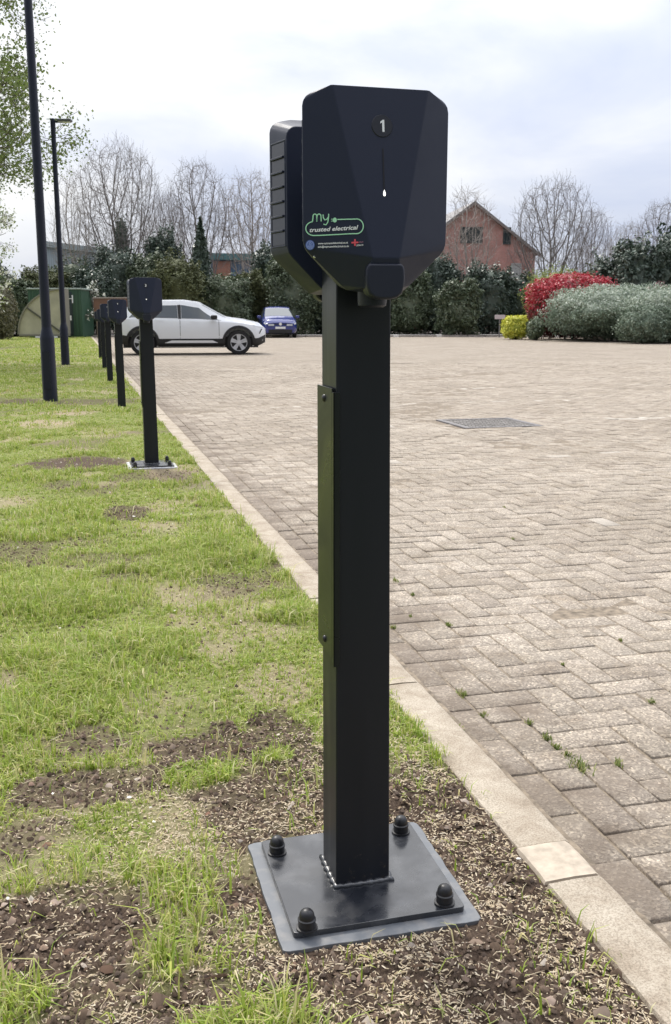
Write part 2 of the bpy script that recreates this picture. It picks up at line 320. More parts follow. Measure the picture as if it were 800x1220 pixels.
# ------------------------------------------------------------------ block paving
PZ = -.022
def paver_mat(name, shader_pattern):
    m, n, l, b = mat(name)
    t = n.new('ShaderNodeTexCoord')
    def mt(op, a, c=None, d=None):
        x = n.new('ShaderNodeMath'); x.operation = op
        for i, s in enumerate((a, c, d)):
            if s is None: continue
            if isinstance(s, (int, float)): x.inputs[i].default_value = s
            else: l.new(s, x.inputs[i])
        return x.outputs[0]
    def noi(s, d=5, r=.6, vec=None):
        x = n.new('ShaderNodeTexNoise'); x.inputs['Scale'].default_value = s; x.inputs['Detail'].default_value = d; x.inputs['Roughness'].default_value = r; l.new(vec or t.outputs['Object'], x.inputs['Vector']); return x.outputs[0]
    def ramp(src, *st):
        r = n.new('ShaderNodeValToRGB'); e = r.color_ramp.elements
        e[0].position, e[0].color = st[0][0], (*st[0][1], 1); e[1].position, e[1].color = st[-1][0], (*st[-1][1], 1)
        for p, c in st[1:-1]: q = e.new(p); q.color = (*c, 1)
        l.new(src, r.inputs[0]); return r.outputs[0]
    def mix(f, a, c, mode='MIX'):
        x = n.new('ShaderNodeMix'); x.data_type = 'RGBA'; x.blend_type = mode
        if isinstance(f, (int, float)): x.inputs[0].default_value = f
        else: l.new(f, x.inputs[0])
        for i, s in ((6, a), (7, c)):
            if isinstance(s, tuple): x.inputs[i].default_value = (*s, 1)
            else: l.new(s, x.inputs[i])
        return x.outputs[2]
    if shader_pattern:
        sp = n.new('ShaderNodeSeparateXYZ'); l.new(t.outputs['Object'], sp.inputs[0])
        X = mt('DIVIDE', mt('SUBTRACT', sp.outputs[0], 1.03), .1); Y = mt('DIVIDE', sp.outputs[1], .1)
        i = mt('FLOOR', X); j = mt('FLOOR', Y); fx = mt('SUBTRACT', X, i); fy = mt('SUBTRACT', Y, j)
        tt = mt('FLOORED_MODULO', mt('SUBTRACT', i, j), 4.0)
        is1 = mt('COMPARE', tt, 1.0, .1); is2 = mt('COMPARE', tt, 2.0, .1); hz = mt('LESS_THAN', tt, 1.5)
        lx = mt('ADD', fx, is1); ly = mt('ADD', fy, is2)
        w_ = mt('ADD', 1.0, hz); h_ = mt('SUBTRACT', 2.0, hz)
        ed = mt('MINIMUM', mt('MINIMUM', lx, mt('SUBTRACT', w_, lx)), mt('MINIMUM', ly, mt('SUBTRACT', h_, ly)))
        cv = n.new('ShaderNodeCombineXYZ'); l.new(mt('SUBTRACT', i, is1), cv.inputs[0]); l.new(mt('SUBTRACT', j, is2), cv.inputs[1])
        wnz = n.new('ShaderNodeTexWhiteNoise'); l.new(cv.outputs[0], wnz.inputs[0]); rnd = wnz.outputs[0]
    else:
        a_ = n.new('ShaderNodeAttribute'); a_.attribute_name = 'brick'; sc = n.new('ShaderNodeSeparateColor'); l.new(a_.outputs['Color'], sc.inputs[0]); rnd = sc.outputs[0]
    base = ramp(rnd, (0, (.305, .268, .228)), (.35, (.332, .295, .25)), (.7, (.35, .31, .264)), (1, (.385, .342, .292)))
    vo = n.new('ShaderNodeTexVoronoi'); vo.inputs['Scale'].default_value = 175; l.new(t.outputs['Object'], vo.inputs['Vector'])
    speck = ramp(vo.outputs['Color'], (.0, (.36, .33, .30)), (.28, (.75, .73, .71)), (.6, (1.05, 1.04, 1.02)), (.85, (1.7, 1.66, 1.55)), (1., (2.6, 2.5, 2.35)))
    c = mix(.75, base, speck, 'MULTIPLY')
    big = ramp(noi(.8, 6, .65), (.3, (.80, .77, .73)), (.5, (1.0, .98, .96)), (.72, (1.2, 1.2, 1.2)))
    c = mix(.75, c, big, 'MULTIPLY')
    fine = ramp(noi(7, 7, .7), (.33, (.62, .57, .5)), (.5, (1, 1, 1)), (.7, (1.1, 1.1, 1.1)))
    c = mix(.6, c, fine, 'MULTIPLY')
    # damp, dirty strip along the kerb where the silt gathers
    s2 = n.new('ShaderNodeSeparateXYZ'); l.new(t.outputs['Object'], s2.inputs[0])
    dk = n.new('ShaderNodeMapRange'); dk.inputs[1].default_value = 1.28; dk.inputs[2].default_value = .90; l.new(mt('ADD', s2.outputs[0], mt('MULTIPLY', mt('SUBTRACT', noi(3.5, 6, .7), .5), 1.9)), dk.inputs[0])
    stn = ramp(noi(1.7, 9, .78), (.50, (0, 0, 0)), (.66, (1, 1, 1)))
    c = mix(mt('MULTIPLY', stn, .38), c, (.20, .165, .12))
    stn2 = ramp(noi(23, 8, .8), (.50, (0, 0, 0)), (.64, (1, 1, 1)))
    c = mix(mt('MULTIPLY', stn2, .42), c, (.19, .155, .12))
    dirt = mix(mt('MULTIPLY', dk.outputs[0], .70), c, (.17, .135, .105))
    c = dirt
    if shader_pattern:
        jm = n.new('ShaderNodeMapRange'); jm.inputs[1].default_value = .035; jm.inputs[2].default_value = .075; l.new(ed, jm.inputs[0])
        c = mix(jm.outputs[0], (.13, .10, .075), c)
        bp = n.new('ShaderNodeBump'); bp.inputs['Strength'].default_value = 1; bp.inputs['Distance'].default_value = .008; l.new(jm.outputs[0], bp.inputs['Height']); l.new(bp.outputs[0], b.inputs['Normal'])
    else:
        pale = mix(mt('MULTIPLY', sc.outputs[1], mt('MULTIPLY', noi(30, 5, .8), 1.5)), c, (.66, .62, .56)); c = pale
        bp = n.new('ShaderNodeBump'); bp.inputs['Strength'].default_value = .75; bp.inputs['Distance'].default_value = .003
        l.new(mt('ADD', noi(330, 4, .7), mt('MULTIPLY', vo.outputs['Distance'], .6)), bp.inputs['Height']); l.new(bp.outputs[0], b.inputs['Normal'])
    l.new(c, b.inputs['Base Color']); b.inputs['Roughness'].default_value = .85; b.inputs['Specular IOR Level'].default_value = .25
    return m
UM, VM = 14.03, 22.0
rs = np.random.RandomState(5)
blocks = []  # (u0,u1,v0,v1)
v = .2
while v < VM: blocks.append((.932, 1.028, v, v+.197)); v += .2            # course laid along the kerb
i0, i1, j0, j1 = 0, int((UM-1.03)/.1), 2, int(VM/.1)
for i in range(i0-1, i1):
    for j in range(j0, j1):
        t4 = (i-j) % 4
        if t4 == 0:
            a0, a1 = i, i+2
            if a0 < 0: a0 = 0
            if a0 < a1: blocks.append((1.03+a0*.1, 1.03+a1*.1, j*.1, j*.1+.1))
        elif t4 == 3 and i >= 0: blocks.append((1.03+i*.1, 1.03+i*.1+.1, j*.1, j*.1+.2))
B = np.array(blocks); lid = (B[:, 0] > 3.53) & (B[:, 1] < 4.47) & (B[:, 2] > 8.88) & (B[:, 3] < 9.82); B = B[~lid]
nb = len(B); gap = .0020+rs.rand(nb)*.0018
u0, u1, v0, v1 = B[:, 0]+gap, B[:, 1]-gap, B[:, 2]+gap, B[:, 3]-gap
jx = (rs.rand(nb)-.5)*.003; jy = (rs.rand(nb)-.5)*.003; u0, u1, v0, v1 = u0+jx, u1+jx, v0+jy, v1+jy
hz = PZ+(rs.rand(nb)-.5)*.004+(fbm(B[:, 0]*.8, B[:, 2]*.8, 3)-.5)*.02; tu = (rs.rand(nb)-.5)*.03; tv = (rs.rand(nb)-.5)*.03
cu, cv = (u0+u1)/2, (v0+v1)/2
def ringp(ins, dz):
    P = []
    for a, c in ((u0+ins, v0+ins), (u1-ins, v0+ins), (u1-ins, v1-ins), (u0+ins, v1-ins)):
        P.append(np.stack([a, c, hz+dz+(a-cu)*tu+(c-cv)*tv], -1))
    return np.stack(P, 1)
VV = np.concatenate([ringp(0, -.03), ringp(0, -.0024), ringp(.0028, 0)], 1)      # nb x 12
base = (np.arange(nb)*12)[:, None]
fl = []
for r_ in (0, 4):
    for q in range(4): fl.append([r_+q, r_+(q+1) % 4, r_+4+(q+1) % 4, r_+4+q])
fl.append([8, 9, 10, 11]); FL = np.array(fl)
FF = (base[:, :, None]+FL[None]).reshape(-1, 4)
me = npmesh('block_paving', VV.reshape(-1, 3), FF, 4)
mark = np.zeros(nb)
for q in range(0, 8):
    vl = 4.65+2.35*q
    hit = (np.abs(cv-vl) < .06)
    mark = np.maximum(mark, np.where(hit & (cu > 5.6) & (cu < 6.3), .6*(rs.rand(nb) < .7), np.where(hit & (cu > 1.3) & (cu < 5.6) & (rs.rand(nb) < .12), .4, 0)))
ca = me.color_attributes.new('brick', 'FLOAT_COLOR', 'POINT')
cc = np.stack([rs.rand(nb), mark, 0*mark, 0*mark+1], -1).repeat(12, 0).astype(np.float32); ca.data.foreach_set('color', cc.ravel())
o = link('block_paving', me, paver_mat('paver_blocks', False)); o.rotation_euler.z = ANG; tag(o, kind='structure')
# joint bedding under the blocks, and the rest of the car park beyond them
jm_ = simple('joint_sand', (.21, .17, .125), .95, var=.5, vscale=40, bump=.8, bscale=200)
def sheet(name, quad, z, m, sub=1):
    me = npmesh(name, np.array([[a, c, z] for a, c in quad]), np.array([[0, 1, 2, 3]]), 4); o = link(name, me, m); o.rotation_euler.z = ANG; return tag(o, kind='structure')
sheet('paving_bedding', ((.9, .1), (UM, .1), (UM, VM), (.9, VM)), PZ-.0055, jm_)
pm = paver_mat('paver_sheet', True)
me = npmesh('car_park', np.array([[.925, VM, PZ], [UM, VM, PZ], [UM, -2, PZ], [90, -2, PZ], [90, 75, PZ], [.925, 75, PZ]], dtype=float),
            np.array([[0, 1, 4, 5], [1, 2, 3, 4]]), 4)
o = link('car_park', me, pm); o.rotation_euler.z = ANG; tag(o, kind='structure')

# ------------------------------------------------------------------ kerb
def kerb_mat():
    m, n, l, b = mat('kerb_concrete')
    t = n.new('ShaderNodeTexCoord')
    def noi(s, d, r, dd=0):
        x = n.new('ShaderNodeTexNoise'); x.inputs['Scale'].default_value = s; x.inputs['Detail'].default_value = d; x.inputs['Roughness'].default_value = r; x.inputs['Distortion'].default_value = dd
        l.new(t.outputs['Object'], x.inputs['Vector']); return x.outputs[0]
    r = n.new('ShaderNodeValToRGB'); e = r.color_ramp.elements; e[0].position = .28; e[0].color = (.25, .20, .145, 1); e[1].position = .72; e[1].color = (.54, .48, .39, 1)
    q = e.new(.42); q.color = (.365, .305, .235, 1); q = e.new(.56); q.color = (.455, .395, .315, 1)
    l.new(noi(9, 9, .72, .4), r.inputs[0])
    r2 = n.new('ShaderNodeValToRGB'); e = r2.color_ramp.elements; e[0].position = .38; e[0].color = (.35, .33, .30, 1); e[1].position = .56; e[1].color = (1.12, 1.12, 1.12, 1); l.new(noi(260, 4, .8), r2.inputs[0])
    x = n.new('ShaderNodeMix'); x.data_type = 'RGBA'; x.blend_type = 'MULTIPLY'; x.inputs[0].default_value = .6; l.new(r.outputs[0], x.inputs[6]); l.new(r2.outputs[0], x.inputs[7])
    l.new(x.outputs[2], b.inputs['Base Color']); b.inputs['Roughness'].default_value = .85; b.inputs['Specular IOR Level'].default_value = .25
    bp = n.new('ShaderNodeBump'); bp.inputs['Strength'].default_value = .6; bp.inputs['Distance'].default_value = .003; l.new(noi(120, 8, .8), bp.inputs['Height']); l.new(bp.outputs[0], b.inputs['Normal'])
    return m
M['kerb'] = kerb_mat()
M['kerb_pale'] = simple('kerb_mortar', (.47, .40, .315), .9, var=.22, vscale=45, bump=.5)
bm = bmesh.new(); bmp = bmesh.new()
cuts = [.2, .74, 1.525]; v = 1.655
cuts.append(v)
while v < 54: v += .915; cuts.append(v)
random.seed(3)
for a, c in zip(cuts, cuts[1:]):
    tgt = bmp if abs(a-1.525) < .001 else bm
    nseg = max(2, int((c-a)/.03)) if a < 6 else 3
    dz = random.uniform(-.002, .003); du = random.uniform(-.003, .003)
    rows = []
    for s in range(nseg+1):
        vv_ = a+.003+(c-a-.006)*s/nseg
        j = lambda k: (mnoise.noise((vv_*14, k*7.3, 1.1)))*(.0035 if a < 8 else .001)
        prof = [(.806+du, -.12), (.806+du+j(1), -.006), (.811+du+j(2)*1.6, .004+dz), (.87+du, .006+dz+j(5)*.5), (.916+du+j(3), .005+dz), (.925+du+j(4)*.8, -.002+dz), (.927+du, -.12)]
        rows.append([tgt.verts.new((p[0], vv_, p[1])) for p in prof])
    for r0, r1 in zip(rows, rows[1:]):
        for q in range(len(r0)-1): tgt.faces.new((r0[q], r0[q+1], r1[q+1], r1[q]))
    tgt.faces.new(rows[0]); tgt.faces.new(rows[-1][::-1])
for nm, b_, m_ in (('kerb', bm, M['kerb']), ('kerb_patch', bmp, M['kerb_pale'])):
    o = frombm(nm, b_, m_, None, 50); o.rotation_euler.z = ANG; tag(o, kind='structure')
sheet('kerb_bedding', ((.80, .1), (.95, .1), (.95, 54), (.80, 54)), -.018, jm_)

# ------------------------------------------------------------------ charging post
HCX = -.006                     # the heads sit a touch off the post's centre line
FT, FB = (.0755, 1.388, .090), (.0215, 1.137, .125)
def face_w(a, z):
    t = (z-FB[1])/(FT[1]-FB[1]); uc = FB[0]+t*(FT[0]-FB[0]); wc = FB[2]+t*(FT[2]-FB[2]); a = abs(a)
    if a <= uc: return wc
    return wc+(a-uc)/(.117-uc)*(.070-wc)
POSTC = (.469, 1.644)
def px_on_face(x, y):
    """photo pixel -> (a,z) on the front cover of the nearest post"""
    w = .1; r = ray(x, y)
    for _ in range(12):
        v = POSTC[1]-.05-w; t = v/(r@K); P = r*t+[0, 0, HC]; a = P@NN-POSTC[0]-HCX; w = face_w(a, P[2])
    return a, P[2]
def fpos(a, z, off=.0006): return (a+HCX, -.05-face_w(a, z)-off, z)
def cover_mesh():
    bm = bmesh.new()
    half = [(0, 1.380), (.0755, 1.380), (.097, 1.380), (.1047, 1.3785), (.1111, 1.3741), (.1154, 1.3677), (.117, 1.36)]
    zs = [1.36-(.19)*i/8 for i in range(1, 9)]
    side = [(.117, z) for z in zs]
    low = [(.1165, 1.162), (.1135, 1.153), (.108, 1.146), (.056, 1.0975), (.046, 1.090), (.030, 1.088), (0, 1.088)]
    A = half+side+low; nA = len(A)
    def bk(p): return (p[0]*.865, 1.225+(p[1]-1.225)*(.88 if p[1] > 1.225 else .95))
    cz = 1.137
    def mk(s):
        va = [bm.verts.new((s*a+HCX, -.05-.070, z)) for a, z in A]
        vb = [bm.verts.new((s*bk(p)[0]+HCX, -.05-.002, bk(p)[1])) for p in A]
        ft = bm.verts.new((s*FT[0]+HCX, -.05-FT[2], FT[1])); fb = bm.verts.new((s*FB[0]+HCX, -.05-FB[2], FB[1]))
        ch = bm.verts.new((s*.030+HCX, -.05-.112, 1.092))
        rows = []
        for z in [1.36]+zs:
            t = (z-FB[1])/(FT[1]-FB[1]); rows.append(bm.verts.new((s*(FB[0]+t*(FT[0]-FB[0]))+HCX, -.05-(FB[2]+t*(FT[2]-FB[2])), z)))
        F = []
        for i in range(nA-1): F.append((va[i], va[i+1], vb[i+1], vb[i]))
        F.append((va[1], va[2], ft))
        for i in range(2, 6): F.append((va[i], va[i+1], ft))
        F.append((va[6], rows[0], ft))
        for i in range(8): F.append((va[6+i], va[7+i], rows[i+1], rows[i]))
        i0 = 14
        F.append((rows[8], va[i0], fb))
        for i in range(i0, i0+3): F.append((va[i], va[i+1], fb))
        F.append((va[17], va[18], ch, fb)); F.append((va[18], va[19], ch)); F.append((va[19], va[20], ch))
        for f in F: bm.faces.new(f)
        return va, vb, ft, fb, ch, rows
    L = mk(-1); Rr = mk(1)
    bm.faces.new((L[0][0], L[0][1], L[2], Rr[2], Rr[0][1], Rr[0][0]))
    bm.faces.new([L[2]]+L[5]+[L[3], Rr[3]]+Rr[5][::-1]+[Rr[2]])
    bm.faces.new((L[3], L[4], Rr[4], Rr[3]))
    bm.faces.new((L[4], L[0][20], L[0][21], Rr[0][21], Rr[0][20], Rr[4]))
    bm.faces.new(L[1]+Rr[1][::-1][1:-1])
    bmesh.ops.remove_doubles(bm, verts=bm.verts, dist=1e-6)
    return bm
def text_pts(s, size=1.0, shear=0.0, bold=0.0, extrude=0):
    c = bpy.data.curves.new('t', 'FONT'); c.body = s; c.size = size; c.shear = shear; c.offset = bold; c.align_x = 'LEFT'; c.resolution_u = 3
    o = bpy.data.objects.new('t', c); COL.objects.link(o)
    dg = bpy.context.evaluated_depsgraph_get(); me = bpy.data.meshes.new_from_object(o.evaluated_get(dg))
    V = np.array([v.co[:] for v in me.vertices]); Fs = [list(p.vertices) for p in me.polygons]
    bpy.data.objects.remove(o); bpy.data.meshes.remove(me); return V, Fs
def text_on_face(name, s, box_px, m, parent, shear=0, bold=0, off=.0008):
    """box_px: x0, y0(bottom-left) , x1, y1 (bottom-right), cap height px"""
    V, Fs = text_pts(s, 1, shear, bold)
    x0, y0, x1, y1, hpx = box_px; w = V[:, 0].max()-V[:, 0].min(); hh = .7
    bm = bmesh.new(); vs = []
    for p in V:
        t = (p[0]-V[:, 0].min())/w; px = x0+(x1-x0)*t; py = y0+(y1-y0)*t-p[1]/hh*hpx
        a, z = px_on_face(px, py); vs.append(bm.verts.new(fpos(a, z, off)))
    for f in Fs:
        try: bm.faces.new([vs[i] for i in f])
        except ValueError: pass
    me = bpy.data.meshes.new(name); bm.to_mesh(me); bm.free(); return link(name, me, m, parent)
def stroke_on_face(bm, pts, wpx, off=.0008):
    """ribbon of constant width following photo-space points on the cover"""
    P = np.array(pts, float); T = np.gradient(P, axis=0); T /= np.linalg.norm(T, axis=1)[:, None]+1e-9; Nn = np.stack([-T[:, 1], T[:, 0]], 1)
    L_ = []; R_ = []
    for p, q in zip(P, Nn):
        for s, lst in ((1, L_), (-1, R_)):
            a, z = px_on_face(*(p+q*wpx/2*s)); lst.append(bm.verts.new(fpos(a, z, off)))
    for i in range(len(P)-1): bm.faces.new((L_[i], L_[i+1], R_[i+1], R_[i]))
def disc_on_face(bm, cx, cy, rx, ry, off=.0008, seg=24):
    vs = []
    for i in range(seg):
        a, z = px_on_face(cx+rx*math.cos(2*math.pi*i/seg), cy+ry*math.sin(2*math.pi*i/seg)); vs.append(bm.verts.new(fpos(a, z, off)))
    bm.faces.new(vs)
def arc(cx, cy, rx, ry, a0, a1, n=10): return [(cx+rx*math.cos(R(a0+(a1-a0)*i/n)), cy+ry*math.sin(R(a0+(a1-a0)*i/n))) for i in range(n+1)]
def plain(name, bm, m, parent):
    me = bpy.data.meshes.new(name); bm.to_mesh(me); bm.free(); return link(name, me, m, parent)

def charger_head(root, number, branded, back):
    cov = frombm('charger_head', cover_mesh(), M['head'], root, 40); bevel(cov, .0035, 3, 14)
    if back: cov.rotation_euler.z = math.pi; cov.location.x = -.016
    # number disc
    zc = px_on_face(454, 150)[1]
    bm = bmesh.new(); seg = 32; rr = .0158
    for r_, o_ in ((rr, .0004),): 
        vs = [bm.verts.new(fpos(rr*math.cos(2*math.pi*i/seg), zc+rr*math.sin(2*math.pi*i/seg), .0012)) for i in range(seg)]; bm.faces.new(vs)
        vb = [bm.verts.new(fpos((rr+.0009)*math.cos(2*math.pi*i/seg), zc+(rr+.0009)*math.sin(2*math.pi*i/seg), .0)) for i in range(seg)]
        for i in range(seg): bm.faces.new((vs[i], vs[(i+1) % seg], vb[(i+1) % seg], vb[i]))
    frombm('number_disc', bm, M['headgloss'], cov)
    if number == '1':
        V = np.array([(-.0032, .0060), (.0004, .0092), (.0030, .0092), (.0030, -.0092), (-.0004, -.0092), (-.0004, .0050), (-.0032, .0032)])+[.0002, 0]
        V = np.concatenate([V, np.zeros((7, 1))], 1); Fs = [[0, 6, 5], [0, 5, 1], [1, 5, 2], [5, 4, 3], [5, 3, 2]]
    else: V, Fs = text_pts(number, .024, 0, .0006)
    bm = bmesh.new(); cx = (V[:, 0].max()+V[:, 0].min())/2; cy = (V[:, 1].max()+V[:, 1].min())/2
    vs = [bm.verts.new(fpos(p[0]-cx, zc+(p[1]-cy)*.95, .0018)) for p in V]
    for f in Fs: bm.faces.new([vs[i] for i in f])
    plain('number', bm, M['white'], cov)
    bm = bmesh.new(); z1, z0 = px_on_face(457, 177)[1], px_on_face(458, 227)[1]
    bm.faces.new([bm.verts.new(fpos(a, z, .0006)) for a, z in ((-.0011, z1), (.0011, z1), (.0013, z0), (-.0013, z0))])
    plain('light_slot', bm, M['slot'], cov)
    bm = bmesh.new(); vs = []
    for a, z in ((0, .0065), (.0012, .0035), (.0022, 0), (.0024, -.0025), (.0016, -.0048), (0, -.0056), (-.0016, -.0048), (-.0024, -.0025), (-.0022, 0), (-.0012, .0035)): vs.append(bm.verts.new(fpos(a*.8, z0-.004+z*.8, .0014)))
    bm.faces.new(vs); plain('status_light', bm, M['lamp'], cov)
    # hinged flap over the socket, and the round socket neck under it
    pts = [(-.0245, 1.1295), (-.0285, 1.127), (-.0305, 1.120), (-.0312, 1.108), (-.030, 1.095), (-.027, 1.084), (-.018, 1.0775), (-.007, 1.0755)]
    pts = pts+[(-a, z) for a, z in pts[::-1]]
    bm = bmesh.new(); prism(bm, pts, lambda a, z, d: (a+HCX, -.05-d, z), .095, .1255)
    fl_ = frombm('socket_flap', bm, M['flap'], cov, 40); bevel(fl_, .0055, 4, 40)
    bm = bmesh.new(); lathe(bm, [(0, 1.064), (.018, 1.064), (.0225, 1.067), (.0235, 1.073), (.0235, 1.094)], 32, Matrix.Translation((HCX, -.05-.052, 0)))
    frombm('socket_neck', bm, M['flap'], cov, 40)
    # raised side ribs over a dark slab that paints in recess shade
    for s in (-1, 1):
        bm = bmesh.new()
        def sw(w, z, out=0):   # side wall position
            t = (w-.002)/.068; return (s*(.1012+t*.0158+out)+HCX, -.05-w, z)
        zt, zb = 1.338, 1.170
        def slab(w0, w1, z0, z1, out):
            P = [bm.verts.new(sw(w, z, o2)) for w in (w0, w1) for z in (z0, z1) for o2 in (-.002, out)]
            for f in ((0, 1, 3, 2), (4, 6, 7, 5), (0, 4, 5, 1), (2, 3, 7, 6), (0, 2, 6, 4), (1, 5, 7, 3)): bm.faces.new([P[i] for i in f])
        lip = .0012 if back else .0006; slab(.006, .009, zb, zt, lip); slab(.0600, .0625, zb, zt, lip)
        slab(.006, .0625, zt, zt+.003, lip); slab(.006, .0625, zb-.003, zb, lip)
        for q in range(1, 7): slab(.0105, .060, zt-(zt-zb)*q/7-.0020, zt-(zt-zb)*q/7+.0016, .0042 if back else .0010)
        bevel(frombm('side_ribs', bm, M['head'], cov, 30), .0008, 1)
        bm = bmesh.new(); slab(.0092, .0598, zb+.001, zt-.001, .0004); frombm('rib_shade_slab', bm, M['slot'], cov, 30)  # near-black slab between ribs: pocket shade put into the colour, no real recess
        bm = bmesh.new(); lathe(bm, [(0, .002), (.0025, .0015), (.003, 0), (.003, -.002)], 10, Matrix.Translation((s*.098+HCX, -.05-.072, 1.141))@Matrix.Rotation(math.pi/2, 4, 'X'))
        frombm('screw', bm, M['chrome'], cov, 60)
    if branded:
        bm = bmesh.new()
        # looping cable outline: starts at the plug, runs round and ends in the "my"
        run = [(402, 261.5), (415, 261.2), (424, 261)]+arc(425, 269.6, 8, 8.8, -88, 85, 10)+[(418, 278.5), (400, 279.5), (380, 280.5), (374, 280.6)]+arc(374, 272.3, 9.6, 8.3, 100, 255, 10)+[(372.4, 264.3)]
        stroke_on_face(bm, run, 1.25)
        m_ = [(372.4, 264.3), (373, 259)]+arc(375.3, 257.6, 2.2, 2.6, 190, 350, 6)+[(377.6, 264.2)]
        stroke_on_face(bm, m_, 1.3)
        stroke_on_face(bm, [(377.6, 264.2), (377.7, 259)]+arc(380.2, 257.6, 2.3, 2.6, 190, 350, 6)+[(382.8, 263.8)], 1.3)
        stroke_on_face(bm, [(385.0, 255.6), (385.4, 259.5), (387, 262), (389.3, 261.6), (391, 259)], 1.3)
        stroke_on_face(bm, [(391.8, 254.8), (391.4, 260), (390.6, 265), (388.4, 268), (385.5, 267)], 1.3)
        disc_on_face(bm, 399, 262.2, 2.4, 2.9)
        stroke_on_face(bm, [(394.6, 261.2), (397, 261.1)], .8); stroke_on_face(bm, [(394.6, 263.5), (397, 263.4)], .8)
        plain('logo', bm, M['green'], cov)
        text_on_face('logo_text', 'trusted electrical', (369, 276.6, 427, 273.2, 5.0), M['white'], cov, shear=.25, bold=.022)
        text_on_face('web_address', 'www.mytrustedelectrical.co.uk', (379, 291.2, 415, 290.0, 2.2), M['white'], cov, bold=.02)
        text_on_face('mail_address', 'info@mytrustedelectrical.co.uk', (379, 295.2, 416, 294.2, 2.2), M['white'], cov, bold=.02)
        bm = bmesh.new(); disc_on_face(bm, 369.6, 292, 5.4, 6.0); plain('round_badge', bm, M['blueprint'], cov)
        bm = bmesh.new(); stroke_on_face(bm, arc(369.6, 292, 4.1, 4.6, 0, 360, 20), .6, .0013); stroke_on_face(bm, arc(369.6, 290.4, 1.2, 1.5, 0, 360, 8), .7, .0013)
        stroke_on_face(bm, [(366.6, 293.4), (372.6, 293.2)], .9, .0013); stroke_on_face(bm, [(367.6, 295.2), (371.6, 295)], .7, .0013)
        plain('badge_print', bm, simple('badge_line', (.32, .40, .72), .5), cov)
        bm = bmesh.new(); stroke_on_face(bm, [(423, 285), (423, 293)], 2.0); stroke_on_face(bm, [(418.8, 289.2), (427, 288.8)], 2.0, .0010)
        plain('cross_emblem', bm, M['red'], cov)
        text_on_face('emblem_print', 'APPROVED', (427.5, 289.6, 433, 289.2, 1.7), simple('dull_print', (.45, .2, .27), .5), cov)
        text_on_face('emblem_print', 'CONTRACTOR', (424.6, 293.4, 433, 292.8, 1.8), M['white'], cov, bold=.02)
    return cov

def weld(bm):
    path = []
    h = .0525
    for (a, b_) in (((-h, -h), (h, -h)), ((h, -h), (h, h)), ((h, h), (-h, h)), ((-h, h), (-h, -h))):
        for i in range(16): t = i/16; path.append((a[0]+(b_[0]-a[0])*t, a[1]+(b_[1]-a[1])*t))
    rings = []
    for i, (x, y) in enumerate(path):
        r_ = .0055+.0018*math.sin(i*2.1)+random.uniform(-.0008, .0008); ln = math.hypot(x, y); dx, dy = x/ln, y/ln
        rings.append([bm.verts.new((x+dx*r_*math.cos(t)*1.2, y+dy*r_*math.cos(t)*1.2, .0175+max(-.002, r_*math.sin(t)))) for t in (math.pi, 2.2, 1.57, .8, 0, -.5)])
    for a, b_ in zip(rings, rings[1:]+rings[:1]):
        for q in range(5): bm.faces.new((a[q], a[q+1], b_[q+1], b_[q]))
def rounded_rect(x0, x1, y0, y1, r, n=4, jit=0):
    P = []
    for cx, cy, a0 in ((x1-r, y1-r, 0), (x0+r, y1-r, 90), (x0+r, y0+r, 180), (x1-r, y0+r, 270)):
        for i in range(n+1): P.append((cx+r*math.cos(R(a0+90*i/n)), cy+r*math.sin(R(a0+90*i/n))))
    if jit:
        Q = []
        for i in range(len(P)):
            a, b_ = P[i], P[(i+1) % len(P)]; k_ = max(1, int(math.hypot(a[0]-b_[0], a[1]-b_[1])/.02))
            for t in range(k_): Q.append((a[0]+(b_[0]-a[0])*t/k_+random.uniform(-jit, jit), a[1]+(b_[1]-a[1])*t/k_+random.uniform(-jit, jit)))
        P = Q
    return P
def charging_post(label, loc, nums, first=False, plates=True, scale=1.0):
    root = empty('charging_post', label, 'EV charger', loc, ANG, 'charging posts along the kerb'); root.scale = (scale,)*3
    bm = bmesh.new(); pv_ = box(bm, -.0515, .0515, -.05, .05, .016 if plates else -.05, 1.30); [setattr(q.co, 'x', .0405) for q in pv_ if q.co.z > 1 and q.co.x > 0]; bevel(frombm('post', bm, M['post'], root, 30), .003, 3)
    padm = M['pad'] if first else M['padpale']
    if plates: post_base(root, padm)
    post_upper(root, nums, first)
    return root
def post_base(root, padm):
    bm = bmesh.new(); prism(bm, rounded_rect(-.182, .178, -.197, .160, .012, 4, .0014), lambda a, b_, d: (a, b_, d), -.03, .0055)
    bevel(frombm('resin_pad', bm, padm, root, 40), .0015, 1)
    bm = bmesh.new(); prism(bm, rounded_rect(-.157, .156, -.168, .145, .008), lambda a, b_, d: (a, b_, d), .0035, .0165)
    bp = bevel(frombm('base_plate', bm, M['plate'], root, 40), .0012, 2)
    bm = bmesh.new(); weld(bm); frombm('weld_bead', bm, M['plate'], bp, 180)
    for x, y in ((-.134, .093), (.126, .107), (.124, -.148), (-.132, -.158)):
        bm = bmesh.new(); lathe(bm, [(.0185, .0165), (.0185, .0195), (.0150, .0200), (.0150, .031), (.0158, .0315), (.0158, .0345), (.0138, .036), (.0138, .0375), (.0132, .042), (.0115, .0468), (.0085, .0502), (.0045, .0522), (0, .0528)], 24, Matrix.Translation((x, y, 0)))
        frombm('bolt_cap', bm, M['rubber'], root, 50)
